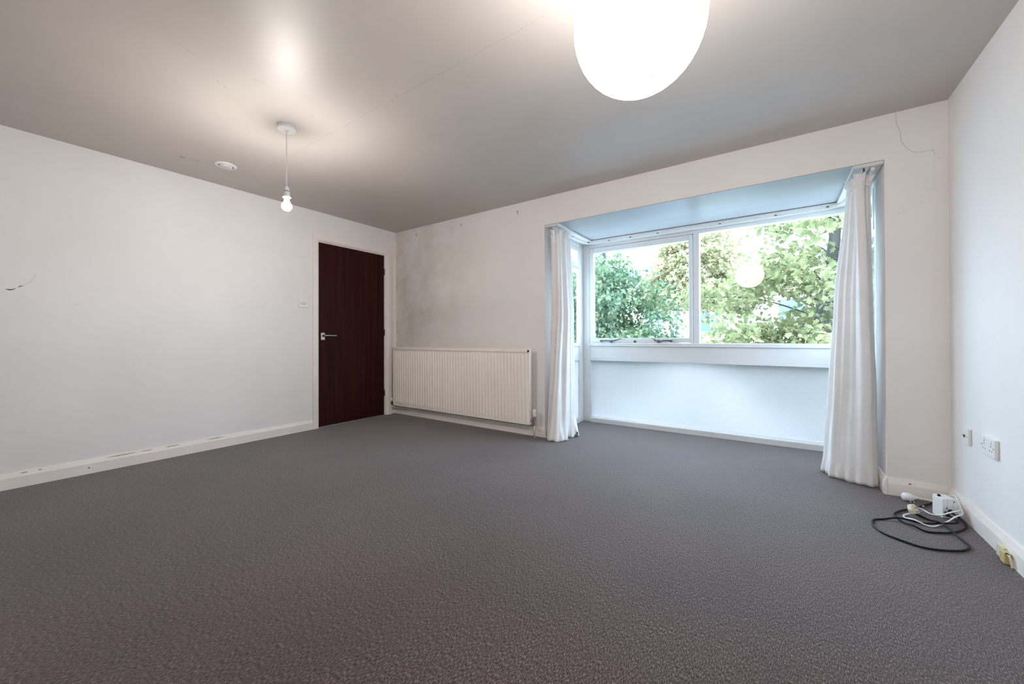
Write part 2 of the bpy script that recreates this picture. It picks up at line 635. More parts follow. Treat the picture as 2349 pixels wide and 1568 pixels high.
q = prism_y(0, 1, YR, -1.081)
bl = struct(q.build('baseboard_left', 'skirting'), 'white skirting board along the left wall with chipped top edge', 'skirting board')
q = B(); q.lathe([(0.006, 0.0), (0.006, 0.0012)], (0.016, -2.69, 0.043), 'x', 12); q.build('screw_head', 'grey_mark', bl)
random.seed(5)
for yy, ln in ((-2.99, 0.03), (-2.92, 0.02), (-2.60, 0.16), (-2.42, 0.07), (-2.28, 0.10), (-2.0, 0.14)):
    # bare wood showing where the paint has come off the chamfer
    q = B()
    top, bot = [], []
    n = 12
    for i in range(n + 1):
        t = i / n
        wdt = 0.008 * math.sin(math.pi * t) ** 0.6 * random.uniform(0.6, 1.0) + 0.0006
        zz = 0.092
        top.append((yy + ln * t, zz + wdt * 0.5)); bot.append((yy + ln * t, zz - wdt * 0.7))
    rows = []
    for (ya, za), (yb, zb) in zip(top, bot):
        fx = lambda z: 0.007 + (0.100 - z) / 0.030 * 0.009 + 0.0005
        rows.append([(fx(za), ya, za), (fx(zb), yb, zb)])
    q.grid(rows)
    q.build('chipped_paint', M.setdefault('barewood', paint('bare_wood', (0.50, 0.41, 0.32), 0.8, 0.2, 40)), bl)

bb_ = empty('baseboard_back', (1.1, 0, 0))
struct(bb_, 'white skirting board in two lengths under the radiator', 'skirting board')
prism_x(0, -1, 0.0, 0.716).build('board', 'skirting', bb_)
prism_x(0, -1, 0.719, OX0 - 0.001).build('board', 'skirting', bb_)
prism_y(OX0, 1, -0.016, PIER).build('return_board', 'skirting', bb_)
q = prism_x(0, -1, OX1 + 0.001, W)
b2_ = struct(q.build('baseboard_bay', 'skirting'), 'short white skirting board between the bay and the right corner', 'skirting board')
prism_y(OX1, -1, -0.016, PIER).build('return_board', 'skirting', b2_)
q = B(); q.lathe([(0.007, 0.0), (0.007, -0.0012)], (4.70, -0.0125, 0.080), 'y', 10); q.build('paint_chip', 'grey_mark', b2_)
struct(prism_y(W, -1, YR, -0.016).build('baseboard_right', 'skirting'), 'white skirting board along the right wall', 'skirting board')
q = B(); q.prism([(YR + py, pz) for py, pz in skirting_profile(1)], 'x', 0.016, W - 0.016)
struct(q.build('baseboard_rear', 'skirting'), 'white skirting board along the wall behind the camera', 'skirting board')

# slim boxed strip up the far left corner
q = B(); q.box(0.0, 0.014, -0.030, 0.0, 0.10, 2.20, 0.003)
struct(q.build('trim_1', 'skirting'), 'slim white vertical strip in the corner beside the door', 'trim')

# ceiling joint crack: a chain of thin raised filler ridges
def ribbon(pts, w, nrm, lift=0.0006):
    """thin irregular strip lying on a surface"""
    q = B()
    P = [Vector(p) for p in pts]
    nrm = Vector(nrm)
    rows = []
    for i, p in enumerate(P):
        d = (P[min(i + 1, len(P) - 1)] - P[max(i - 1, 0)]).normalized()
        s = d.cross(nrm).normalized()
        ww = (w(i / (len(P) - 1)) if callable(w) else w) * random.uniform(0.6, 1.4)
        rows.append([p + s * ww + nrm * lift * 0.3, p + nrm * lift, p - s * ww + nrm * lift * 0.3])
    q.grid(rows)
    return q

random.seed(11)
x = 0.72
while x < 3.3:
    ln = random.uniform(0.06, 0.30)
    gap = random.uniform(0.005, 0.06)
    k = max(3, int(ln / 0.02))
    pts = [(x + ln * i / k, -1.822 + 0.010 * mnoise.noise(Vector((x * 3 + ln * i / k * 6, 0, 0))) + random.uniform(-0.0012, 0.0012), H) for i in range(k + 1)]
    ribbon(pts, 0.0009, (0, 0, -1)).build('crack', 'ceil_crack', ceil)
    x += ln + gap
for a, c_ in (((1.788, -2.663), (1.75, -2.579)), ((1.79, -2.36), (1.80, -2.30))):
    pts = [(a[0] + (c_[0] - a[0]) * t / 6 + random.uniform(-.003, .003), a[1] + (c_[1] - a[1]) * t / 6, H) for t in range(7)]
    ribbon(pts, 0.0011, (0, 0, -1)).build('crack', 'ceil_crack', ceil)
for x_, y_, sx, sy in ((0.385, -2.27, 0.016, 0.022), (0.40, -2.18, 0.010, 0.022), (1.62, -2.45, .006, .006), (1.60, -2.41, .005, .008), (2.30, -1.83, .006, .006), (1.72, -2.0, .004, .004)):
    q = B(); q.lathe([(1, 0), (0.7, -0.0006)], (0, 0, 0), 'z', 12)
    for v in q.bm.verts:
        v.co = Vector((x_ + v.co.x * sx, y_ + v.co.y * sy, H + v.co.z))
    q.build('smudge', 'ceil_crack', ceil)

# crack on the bay wall, top right
pts = catmull([(4.655, 0, 2.318), (4.658, 0, 2.25), (4.672, 0, 2.20), (4.678, 0, 2.14), (4.695, 0, 2.10), (4.722, 0, 2.065), (4.752, 0, 2.05), (4.79, 0, 2.049), (4.815, 0, 2.045)], 6)
ribbon([(p.x + random.uniform(-.001, .001), 0, p.z) for p in pts], 0.0011, (0, -1, 0)).build('crack', 'crack', wall_back)
pts = [(4.806 + i * 0.0035, 0, 2.06 - i * 0.012) for i in range(5)]
ribbon(pts, 0.0008, (0, -1, 0)).build('crack', 'crack', wall_back)
for x_, z_ in ((4.836, 1.99), (4.665, 1.70), (4.755, 1.745)):
    q = B(); q.lathe([(0.0025, 0), (0.0015, -0.001)], (x_, 0, z_), 'y', 8); q.build('pock_mark', 'crack', wall_back)
# faint cracks in the plaster over the radiator
random.seed(3)
for pl in ([(0.36, 1.62), (0.365, 1.50), (0.355, 1.36)], [(0.26, 1.35), (0.36, 1.365), (0.38, 1.25)], [(0.66, 1.40), (0.80, 1.415), (0.98, 1.40), (1.07, 1.405)], [(1.02, 1.16), (1.12, 1.10), (1.20, 1.06)]):
    pts = catmull([(a, 0, c_) for a, c_ in pl], 6)
    ribbon(pts, 0.0007, (0, -1, 0)).build('crack', M.setdefault('faint', paint('faint_crack', (0.60, 0.57, 0.55), 0.9, 0.1, 60)), wall_back)

# gouge in the left wall's paint, and its hairline tail
random.seed(8)
pts = catmull([(0, -3.052, 1.280), (0, -3.040, 1.276), (0, -3.026, 1.279), (0, -3.008, 1.290)], 6)
ribbon(pts, lambda t: 0.0042 * math.sin(math.pi * min(1, t * .9 + .08)), (1, 0, 0)).build('paint_gouge', M.setdefault('gouge', paint('gouge', (0.16, 0.11, 0.085), 0.9, .3, 50)), wall_left)
pts = catmull([(0, -3.004, 1.294), (0, -2.992, 1.305), (0, -2.984, 1.303)], 5)
ribbon(pts, lambda t: 0.003 * math.sin(math.pi * min(1, t * .9 + .08)), (1, 0, 0)).build('paint_gouge', M['gouge'], wall_left)
pts = catmull([(0, -2.985, 1.307), (0, -2.965, 1.325), (0, -2.945, 1.355), (0, -2.93, 1.385)], 6)
ribbon(pts, 0.0008, (1, 0, 0)).build('crack', 'crack', wall_left)
for y_, z_ in ((-2.05, 1.88), (-1.80, 1.80), (-1.66, 1.84), (-2.75, 1.20), (-2.4, 1.02), (-1.53, 1.30)):
    q = B(); q.lathe([(0.003, 0), (0.0015, 0.0008)], (0, y_, z_), 'x', 8); q.build('pock_mark', 'crack', wall_left)

# wall plugs left from an old curtain rail, in pairs of holes
for i, (x_, z_, which) in enumerate(((0.392, 2.235, 'nearest the door corner'), (1.133, 2.230, 'above the middle of the radiator'), (1.894, 2.230, 'nearest the window bay'))):
    o = empty('wall_plug', (x_, 0, z_))
    tag(o, 'pair of small screw holes high on the radiator wall, ' + which, 'screw hole', 'screw holes of an old rail')
    q = B(); q.lathe([(0.009, 0), (0.007, -0.003), (0.003, -0.001)], (x_, 0, z_ + 0.008), 'y', 10); q.build('plug', 'grey_mark', o)
    q = B(); q.lathe([(0.007, 0), (0.006, -0.0015)], (x_ + 0.002, 0, z_ - 0.014), 'y', 10); q.build('hole', 'dark' if i == 0 else 'grey_mark', o)

# ------------------------------------------------------------------ door
door = empty('door_1', (0, -0.59, 0))
struct(door, 'dark red-brown flush wooden door in a white frame', 'door')
q = B(); q.box(-0.056, -0.014, DY0 + 0.010, DY1 - 0.010, 0.009, DZ - 0.011, 0.0015)
leaf = q.build('door_leaf', 'wood', door)
q = B()      # lining inside the opening
q.box(-0.2, -0.001, DY0 + 0.0005, DY0 + 0.008, 0, DZ - 0.0005); q.box(-0.2, -0.001, DY1 - 0.008, DY1 - 0.0005, 0, DZ - 0.0005); q.box(-0.2, -0.001, DY0 + 0.008, DY1 - 0.008, DZ - 0.009, DZ - 0.0005)
q.box(-0.075, -0.057, DY0 + 0.008, DY0 + 0.022, 0, DZ - 0.009); q.box(-0.075, -0.057, DY1 - 0.022, DY1 - 0.008, 0, DZ - 0.009); q.box(-0.075, -0.057, DY0 + 0.022, DY1 - 0.022, DZ - 0.023, DZ - 0.009)
q.build('door_lining', 'skirting', door)
# architrave: rounded on the inner edge
def arch_prof(s):
    return [(0, 0), (0.020, 0), (0.020, s * 0.045), (0.014, s * 0.058), (0.006, s * 0.063), (0, s * 0.063)]
for (yo, s) in ((-1.081, 1), (-0.079, -1)):
    q = B(); q.prism([(px, yo + py) for px, py in arch_prof(s)], 'z', 0, 2.0055)
    q.build('architrave', 'skirting', door)
q = B(); q.prism([(px, 2.0685 - abs(py)) for px, py in arch_prof(1)], 'y', -1.081, -0.079)
q.build('architrave', 'skirting', door)
for z_ in (1.792, 1.031, 0.276):
    q = B(); q.lathe([(0.0065, z_ - 0.038), (0.0065, z_ + 0.038)], (-0.006, DY1 - 0.009, 0), 'z', 12)
    q.box(-0.0135, -0.008, DY1 - 0.022, DY1 - 0.006, z_ - 0.036, z_ + 0.036)
    q.build('hinge', 'brass', door)
q = B(); q.box(-0.0138, -0.008, -0.983, -0.940, 0.943, 1.021, 0.006, 2)
hp = q.build('handle_plate', 'alu_plate', leaf)
tag(hp, 'pale square-cornered metal handle plate')
q = B(); q.lathe([(0.0135, -0.008), (0.0135, 0.026), (0.011, 0.030)], (0, -0.958, 0.990), 'x', 16)
q.build('handle_boss', 'dark_metal', leaf)
q = B(); q.tube(catmull([(0.022, -0.958, 0.990), (0.040, -0.945, 0.991), (0.044, -0.915, 0.991), (0.042, -0.865, 0.990), (0.040, -0.832, 0.990)], 6), 0.0068, 10, 0.0055)
lv = q.build('lever', 'alu', leaf, True)
q = B(); q.box(-0.0135, -0.010, DY0 + 0.0085, DY0 + 0.0105, 0.955, 1.02); q.build('latch_keep', 'brass', door)
q = B(); q.prism([(-0.060, 0.0005), (0.0, 0.0005), (-0.006, 0.007), (-0.054, 0.007)], 'y', DY0 + 0.008, DY1 - 0.008)
tag(q.build('threshold_strip', M.setdefault('thresh', paint('threshold_blue_light', (0.30, 0.36, 0.45), 0.25, 0.1, 30, metal=0.9)), door), 'metal threshold strip with blue window light put into its colour')  # blue line of light at the door's foot painted as the strip's tint
# hall behind the door is closed off
q = B(); q.box(-0.25, -0.2, -1.2, 0, -0.01, 2.2)
struct(q.build('wall_hall', 'wall'), 'blank hall wall behind the closed door', 'wall')

# ------------------------------------------------------------------ windows of the bay
def pane(x0, x1, y0, y1, z0, z1, parent, mat='glass', name='pane'):
    q = B(); q.box(x0, x1, y0, y1, z0, z1); return q.build(name, mat, parent)

w1 = empty('window_1', (3.4, BY, 0))
struct(w1, 'wide white timber window filling the front of the bay', 'window')
FX0, FX1 = OX0 + 0.0004, OX1 - 0.0004
def bar(parent, name, *a, bev=0.003):
    q = B(); q.box(*a, bev); return q.build(name, 'gloss', parent)
bar(w1, 'corner_post', FX0, 2.285, BY, BY + 0.085, 0, OZ)
bar(w1, 'corner_post', 4.522, FX1, BY, BY + 0.085, 0, OZ)
bar(w1, 'head', 2.285, 4.522, BY, BY + 0.085, 1.980, OZ)
bar(w1, 'mullion', 3.374, 3.430, BY, BY + 0.085, 0.862, 1.980)
bar(w1, 'transom', 2.285, 4.522, BY - 0.006, BY + 0.085, 0.862, 0.900)
bar(w1, 'spandrel_panel', 2.285, 4.522, BY + 0.006, BY + 0.075, 0.724, 0.862)
bar(w1, 'transom', 2.285, 4.522, BY - 0.002, BY + 0.085, 0.700, 0.724)
q = B(); q.prism([(BY - 0.008, 0.0), (BY + 0.085, 0.0), (BY + 0.085, 0.062), (BY + 0.03, 0.062), (BY - 0.004, 0.052), (BY - 0.008, 0.046)], 'x', 2.285, 4.522)
q.build('sill', 'gloss', w1)
bar(w1, 'glazing_bead', 2.285, 2.297, BY + 0.006, BY + 0.04, 0.062, 0.700, bev=0.002)
# the top-hung sash on the left
sash = empty('sash', (2.83, BY, 1.44)); sash.parent = w1; sash.matrix_parent_inverse = Matrix.Translation(-world_loc(w1))
q = B()
SX0, SX1, SZ0, SZ1 = 2.288, 3.371, 0.904, 1.977
yf, yb = BY - 0.004, BY + 0.05
q.box(SX0, SX0 + 0.044, yf, yb, SZ0, SZ1, 0.003); q.box(SX1 - 0.036, SX1, yf, yb, SZ0, SZ1, 0.003)
q.box(SX0 + 0.044, SX1 - 0.036, yf, yb, SZ1 - 0.056, SZ1, 0.003); q.box(SX0 + 0.044, SX1 - 0.036, yf, yb, SZ0, SZ0 + 0.05, 0.003)
q.build('sash_frame', 'gloss', sash)
pane(SX0 + 0.044, SX1 - 0.036, BY + 0.022, BY + 0.026, SZ0 + 0.05, SZ1 - 0.056, sash)
# casement stays with curled handles, and a small catch
for (xa, xb, s) in ((2.43, 2.66, 1), (2.98, 3.17, -1)):
    q = B()
    zc = 0.926
    a_, c_ = (xa, xb) if s > 0 else (xb, xa)
    q.tube(catmull([(a_, yf - 0.018, zc), (a_ + s * 0.06, yf - 0.020, zc + 0.002), (a_ + s * 0.11, yf - 0.022, zc - 0.004), (a_ + s * 0.16, yf - 0.020, zc + 0.004), (c_ - s * 0.03, yf - 0.018, zc + 0.016), (c_, yf - 0.014, zc + 0.026)], 6), 0.0062, 8, 0.0045)
    q.box(min(a_ - 0.012, a_ + 0.012), max(a_ - 0.012, a_ + 0.012), yf - 0.022, yf + 0.001, zc - 0.012, zc + 0.008, 0.003)
    q.lathe([(0.006, 0.910), (0.006, 0.934)], (a_ + s * 0.12, yf - 0.020, 0), 'z', 10)
    q.box(a_ + s * 0.12 - 0.02, a_ + s * 0.12 + 0.02, yf - 0.026, yf + 0.001, 0.905, 0.911)
    tag(q.build('casement_stay', 'dark_metal', sash, False), 'dull metal casement stay')
q = B(); q.box(2.79, 2.815, yf - 0.012, yf + 0.001, 0.908, 0.928, 0.004); q.lathe([(0.0045, yf - 0.02), (0.0045, yf - 0.01)], (2.797, 0, 0.918), 'y', 10)
q.build('catch', 'dark_metal', sash)
pane(3.430, 4.522, BY + 0.030, BY + 0.034, 0.900, 1.980, w1)
pane(2.297, 4.522, BY + 0.030, BY + 0.036, 0.062, 0.700, w1, 'frosted', 'obscured_pane')

def side_window(name, xin, s, y0, y1, label):
    """xin: face towards the room, s: +1 when the outside lies at larger x"""
    def X(a, c_):
        p, r = xin + s * a, xin + s * c_
        return (min(p, r), max(p, r))
    w = empty(name, (xin, (y0 + y1) / 2, 0))
    struct(w, label, 'window')
    d = 0.038
    bar(w, 'jamb', *X(0, d), y0, y0 + 0.07, 0, OZ)
    bar(w, 'jamb', *X(0, d), y1 - 0.10, BY + 0.085, 0, OZ)
    ya, yb2 = y0 + 0.07, y1 - 0.10
    bar(w, 'head', *X(0, d), ya, yb2, 1.980, OZ)
    bar(w, 'transom', *X(-0.004, d), ya, yb2, 1.690, 1.745)
    bar(w, 'transom', *X(-0.004, d), ya, yb2, 0.862, 0.900)
    bar(w, 'spandrel_panel', *X(0.006, d - 0.006), ya, yb2, 0.724, 0.862)
    bar(w, 'transom', *X(0, d), ya, yb2, 0.700, 0.724)
    bar(w, 'sill', *X(-0.006, d), ya, yb2, 0, 0.060)
    sh = empty('sash', (xin, (ya + yb2) / 2, 1.86)); sh.parent = w; sh.matrix_parent_inverse = Matrix.Translation(-world_loc(w))
    q = B()
    e = 0.003
    q.box(*X(-0.003, 0.030), ya + e, ya + 0.04, 1.748, 1.977, 0.003); q.box(*X(-0.003, 0.030), yb2 - 0.04, yb2 - e, 1.748, 1.977, 0.003)
    q.box(*X(-0.003, 0.030), ya + 0.04, yb2 - 0.04, 1.748, 1.79, 0.003); q.box(*X(-0.003, 0.030), ya + 0.04, yb2 - 0.04, 1.935, 1.977, 0.003)
    q.build('sash_frame', 'gloss', sh)
    pane(*X(0.012, 0.016), ya + 0.04, yb2 - 0.04, 1.79, 1.935, sh)
    pane(*X(0.012, 0.016), ya, yb2, 0.900, 1.690, w)
    pane(*X(0.012, 0.018), ya, yb2, 0.060, 0.700, w, 'frosted', 'obscured_pane')
    return w

side_window('window_2', OX0, -1, PIER + 0.0003, BY - 0.001, 'narrow white side window of the bay behind the left curtain')
side_window('window_3', OX1, 1, PIER + 0.0003, BY - 0.001, 'narrow white side window of the bay behind the right curtain')

# battens under the soffit that carry the curtain track
q = B(); q.box(OX0 + 0.002, 2.352, 0.001, 0.80, 2.024, OZ - 0.004, 0.002)
struct(q.build('trim_2', 'gloss'), 'white batten under the soffit above the left curtain', 'trim')
q = B(); q.box(4.456, OX1 - 0.002, 0.001, 0.80, 2.024, OZ - 0.004, 0.002)
struct(q.build('trim_3', 'gloss'), 'white batten under the soffit above the right curtain', 'trim')
q = B(); q.box(OX0 + 0.002, OX1 - 0.002, 0.80, BY - 0.001, 2.024, OZ - 0.004, 0.002)
struct(q.build('trim_4', 'gloss'), 'white batten under the soffit along the top of the front window', 'trim')

# curtain track bent round the bay
trk = empty('curtain_track', (3.4, 0.83, 2.012))
tag(trk, 'white plastic curtain track bent round the top of the bay', 'curtain track')
path = [(2.285, 0.02), (2.285, 0.30), (2.288, 0.62), (2.305, 0.74), (2.35, 0.80), (2.45, 0.825), (3.0, 0.83), (3.8, 0.83), (4.34, 0.825), (4.45, 0.79), (4.50, 0.70), (4.512, 0.55), (4.512, 0.30), (4.512, 0.02)]
pp = catmull([(a, c_, 2.013) for a, c_ in path], 6)
q = B()
rows = []
for i, p in enumerate(pp):
    d = (pp[min(i + 1, len(pp) - 1)] - pp[max(i - 1, 0)]).normalized()
    s_ = Vector((-d.y, d.x, 0)).normalized()
    rows.append([p + s_ * 0.006 + Vector((0, 0, 0.010)), p - s_ * 0.006 + Vector((0, 0, 0.010)), p - s_ * 0.007 + Vector((0, 0, -0.010)), p + s_ * 0.007 + Vector((0, 0, -0.010))])
q.grid(rows, True)
q.bm.faces.new(q.bm.verts[:4]) if False else None
q.build('rail', 'plastic', trk)
for (a, c_) in ((2.33, 0.775), (2.55, 0.828), (2.78, 0.83), (3.06, 0.83), (3.62, 0.83), (4.05, 0.83), (4.40, 0.81), (4.512, 0.50), (2.285, 0.45)):
    q = B(); q.box(a - 0.008, a + 0.008, c_ - 0.015, c_ + 0.012, 2.016, 2.0235, 0.002)
    q.lathe([(0.0035, c_ - 0.0165), (0.0035, c_ - 0.014)], (a, 0, 2.019), 'y', 8)
    q.build('track_bracket', 'dark_metal', trk)
# loose end of the track by the right curtain
q = B(); q.box(4.545, 4.566, 0.03, 0.19, 2.004, 2.0235, 0.003); q.build('end_stop', 'plastic', trk)

# ------------------------------------------------------------------ curtains
def resample(poly, n):
    P = catmull([(a, c_, 0) for a, c_ in poly], 10)
    L = [0]
    for a, c_ in zip(P, P[1:]):
        L.append(L[-1] + (c_ - a).length)
    out = []
    j = 0
    for i in range(n):
        t = L[-1] * i / (n - 1)
        while j < len(L) - 2 and L[j + 1] < t:
            j += 1
        f = (t - L[j]) / max(1e-9, L[j + 1] - L[j])
        out.append(P[j].lerp(P[j + 1], min(1, f)))
    return out

def lerp_levels(levels, z):
    """levels: list of (z, value) from top to bottom, smooth in between"""
    for (za, va), (zb, vb) in zip(levels, levels[1:]):
        if z <= za and z >= zb:
            t = (za - z) / (za - zb)
            t = t * t * (3 - 2 * t) * 0.5 + t * 0.5
            return va, vb, t
    return levels[-1][1], levels[-1][1], 0

def curtain(name, label, levels, amps, folds, seed, hem_drop, cols=150, rows=110):
    rnd = random.Random(seed)
    root = empty(name, (levels[-1][1][2][0], levels[-1][1][2][1], 0))
    tag(root, label, 'curtain', 'white curtains of the bay')
    lev = [(z, resample(p, cols)) for z, p in levels]
    ph = [rnd.uniform(0, 6.28) for _ in range(8)]
    def surf(j, z, extra=0.0):
        a, b_, t = lerp_levels(lev, z)
        p = a[j].lerp(b_[j], t)
        j0, j1 = max(j - 1, 0), min(j + 1, cols - 1)
        d = (a[j1].lerp(b_[j1], t) - a[j0].lerp(b_[j0], t))
        nrm = Vector((-d.y, d.x, 0)).normalized() if d.length > 1e-7 else Vector((0, 1, 0))
        u = j / (cols - 1)
        A0, A1, t2 = lerp_levels(amps, z)
        A = A0 + (A1 - A0) * t2
        wob = 0.22 * math.sin(2.1 * z + ph[0]) + 0.06 * math.sin(5.7 * z + ph[1])
        h = math.sin(2 * math.pi * folds * u + ph[2] + wob)
        h = math.copysign(abs(h) ** 0.75, h)
        f = A * (0.75 * h + 0.30 * math.sin(2 * math.pi * folds * 1.63 * u + ph[3] - wob * 1.4) + 0.14 * math.sin(2 * math.pi * folds * 2.9 * u + ph[4] + z * 0.5))
        f += 0.0035 * mnoise.noise(Vector((u * 9, z * 2.2, seed)))
        q = p + nrm * f
        return q, nrm
    zt = levels[0][0]
    verts = []
    for i in range(rows):
        t = i / (rows - 1)
        row = []
        for j in range(cols):
            u = j / (cols - 1)
            zb = hem_drop(u)
            z = zt + (zb - zt) * t
            q, n_ = surf(j, max(z, levels[-1][0]))
            # hem rumples just above the carpet
            if t > 0.95:
                k = (t - 0.95) / 0.05
                q = q + n_ * 0.006 * k * math.sin(u * 75 + ph[5])
            row.append((q.x, q.y, z))
        verts.append(row)
    g = B(); g.grid(verts)
    o = g.build('drape', 'cloth', root, True)
    sol = o.modifiers.new('thickness', 'SOLIDIFY'); sol.thickness = 0.0016; sol.offset = 0
    # frilled heading above the gathering tape
    hv = []
    for i in range(9):
        t = i / 8
        row = []
        for j in range(cols):
            q, n_ = surf(j, zt)
            u = j / (cols - 1)
            fl = 0.016 * math.sin(u * 92 + ph[6]) * (0.3 + t) + 0.022 * t * math.sin(u * 37 + ph[7])
            z = zt - 0.012 + t * 0.062 + 0.010 * t * math.sin(u * 23 + ph[3])
            q = q + n_ * (fl + 0.004)
            row.append((q.x, q.y, min(z, 2.000)))
        hv.append(row)
    g = B(); g.grid(hv)
    o = g.build('frilled_heading', 'cloth', root, True)
    sol = o.modifiers.new('thickness', 'SOLIDIFY'); sol.thickness = 0.0016; sol.offset = 0
    # gathering tape, seen as a band with tucks
    gv = []
    for i in range(4):
        row = []
        for j in range(cols):
            q, n_ = surf(j, zt - 0.01)
            u = j / (cols - 1)
            q = q + n_ * (-0.006 + 0.004 * math.sin(u * 140))
            row.append((q.x, q.y, zt - 0.03 + 0.010 * i))
        gv.append(row)
    g = B(); g.grid(gv)
    g.build('heading_tape', 'cloth', root, True)
    return root

left_levels = [
    (1.950, [(2.285, 0.050), (2.290, 0.030), (2.315, 0.050), (2.335, 0.13), (2.338, 0.22), (2.325, 0.30), (2.270, 0.35)]),
    (1.880, [(2.280, 0.050), (2.288, 0.030), (2.320, 0.045), (2.342, 0.13), (2.345, 0.22), (2.330, 0.30), (2.270, 0.35)]),
    (1.200, [(2.275, 0.065), (2.288, 0.035), (2.335, 0.035), (2.372, 0.09), (2.385, 0.18), (2.355, 0.30), (2.270, 0.36)]),
    (0.600, [(2.262, 0.050), (2.280, 0.000), (2.345, 0.000), (2.378, 0.07), (2.390, 0.16), (2.365, 0.29), (2.265, 0.36)]),
    (0.200, [(2.250, 0.020), (2.283, -0.055), (2.370, -0.045), (2.402, 0.03), (2.405, 0.13), (2.385, 0.28), (2.265, 0.36)]),
    (0.000, [(2.245, -0.01), (2.290, -0.105), (2.400, -0.085), (2.440, -0.02), (2.405, 0.09), (2.480, 0.20), (2.300, 0.34)]),
]
curtain('curtain', 'gathered white cotton curtain at the radiator side of the bay', left_levels,
        [(1.95, 0.022), (1.87, 0.020), (1.2, 0.021), (0.6, 0.018), (0.2, 0.013), (0.0, 0.008)], 5.0, 21,
        lambda u: 0.006 + 0.045 * math.exp(-((u - 0.66) / 0.035) ** 2) + 0.004 * math.sin(u * 40))
right_levels = [
    (1.950, [(4.535, 0.350), (4.490, 0.310), (4.478, 0.22), (4.480, 0.13), (4.500, 0.055), (4.530, 0.045), (4.552, 0.080)]),
    (1.870, [(4.535, 0.350), (4.478, 0.310), (4.466, 0.22), (4.468, 0.13), (4.492, 0.060), (4.528, 0.050), (4.550, 0.090)]),
    (1.200, [(4.535, 0.350), (4.420, 0.320), (4.402, 0.24), (4.420, 0.14), (4.465, 0.065), (4.535, 0.050), (4.558, 0.120)]),
    (0.600, [(4.535, 0.350), (4.385, 0.320), (4.362, 0.24), (4.390, 0.14), (4.450, 0.078), (4.548, 0.052), (4.572, 0.130)]),
    (0.200, [(4.535, 0.350), (4.350, 0.310), (4.335, 0.23), (4.370, 0.15), (4.445, 0.085), (4.553, 0.058), (4.576, 0.130)]),
    (0.000, [(4.535, 0.350), (4.335, 0.300), (4.322, 0.23), (4.360, 0.15), (4.445, 0.090), (4.557, 0.062), (4.577, 0.130)]),
]
curtain('curtain', 'flared white cotton curtain at the socket side of the bay', right_levels,
        [(1.95, 0.022), (1.87, 0.020), (1.2, 0.024), (0.6, 0.019), (0.2, 0.012), (0.0, 0.008)], 4.2, 4,
        lambda u: 0.005 + 0.003 * math.sin(u * 33) + 0.004)

# ------------------------------------------------------------------ radiator
rad = empty('radiator', (1.08, -0.06, 0.11))
tag(rad, 'long cream panel radiator with vertical flutes below bare wall', 'radiator')
RX0, RX1, RZ0, RZ1, RYF = 0.080, 2.085, 0.118, 0.852, -0.100
NF = 48
PIT = (RX1 - RX0 - 0.03) / NF
def flute(x):
    """depth of the pressed front sheet at x: raised flute with a narrow valley"""
    t = ((x - RX0 - 0.015) / PIT) % 1.0
    d = abs(t - 0.5) * 2           # 0 on the crown, 1 in the valley
    return 0.013 * (1 - max(0.0, min(1.0, (d - 0.25) / 0.55)) ** 1.4)
xs = [RX0 + 0.015 + PIT * i / 10 for i in range(NF * 10 + 1)]
g = B()
zrow = [(RZ0 + 0.002, 0), (RZ0 + 0.042, 0), (RZ0 + 0.060, 1), (RZ1 - 0.058, 1), (RZ1 - 0.040, 0), (RZ1 - 0.032, 0)]
rows = []
for z_, k in zrow:
    base = RYF + 0.011
    rows.append([(RX0, base - 0.004 if not k else base, z_)] + [(x_, base - (flute(x_) if k else 0.0075), z_) for x_ in xs] + [(RX1, base - 0.004 if not k else base, z_)])
g.grid(rows)
o = g.build('front_panel', 'rad', rad); smooth_by_angle(o, 40)
g = B(); g.box(RX0 + 0.01, RX1 - 0.01, -0.072, -0.066, RZ0 + 0.01, RZ1 - 0.03, 0.002); g.build('rear_panel', 'rad', rad)
g = B()
g.box(RX0 - 0.004, RX1 + 0.004, -0.106, -0.099, RZ1 - 0.034, RZ1, 0.002); g.box(RX0 - 0.004, RX1 + 0.004, -0.064, -0.058, RZ1 - 0.03, RZ1, 0.002)
for i in range(96):
    xx = RX0 + (RX1 - RX0) * (i + 0.5) / 96
    g.box(xx - 0.006, xx + 0.006, -0.099, -0.064, RZ1 - 0.010, RZ1 - 0.003)
g.build('top_grille', 'rad', rad)
for xa, xb in ((RX0 - 0.006, RX0 - 0.001), (RX1 + 0.001, RX1 + 0.006)):
    g = B(); g.box(xa, xb, -0.100, -0.060, RZ0 + 0.004, RZ1 - 0.002, 0.002); g.build('side_panel', 'rad', rad)
g = B()
for xx in [RX0 + 0.03 + i * (RX1 - RX0 - 0.06) / 40 for i in range(41)]:
    g.box(xx - 0.014, xx + 0.014, -0.088, -0.074, RZ0 + 0.02, RZ1 - 0.05)
tag(g.build('convector_fins', 'rad', rad), kind='stuff')
for xx in (0.42, 1.75):
    g = B(); g.box(xx - 0.02, xx + 0.02, -0.064, -0.0015, RZ0 + 0.10, RZ1 - 0.08, 0.002); g.build('wall_bracket', 'rad', rad)
g = B(); g.lathe([(0.010, RX1 - 0.006), (0.010, RX1 + 0.004), (0.006, RX1 + 0.008)], (0, -0.108, RZ1 - 0.020), 'x', 12); tag(g.build('bleed_plug', 'black', rad), 'black bleed plug')
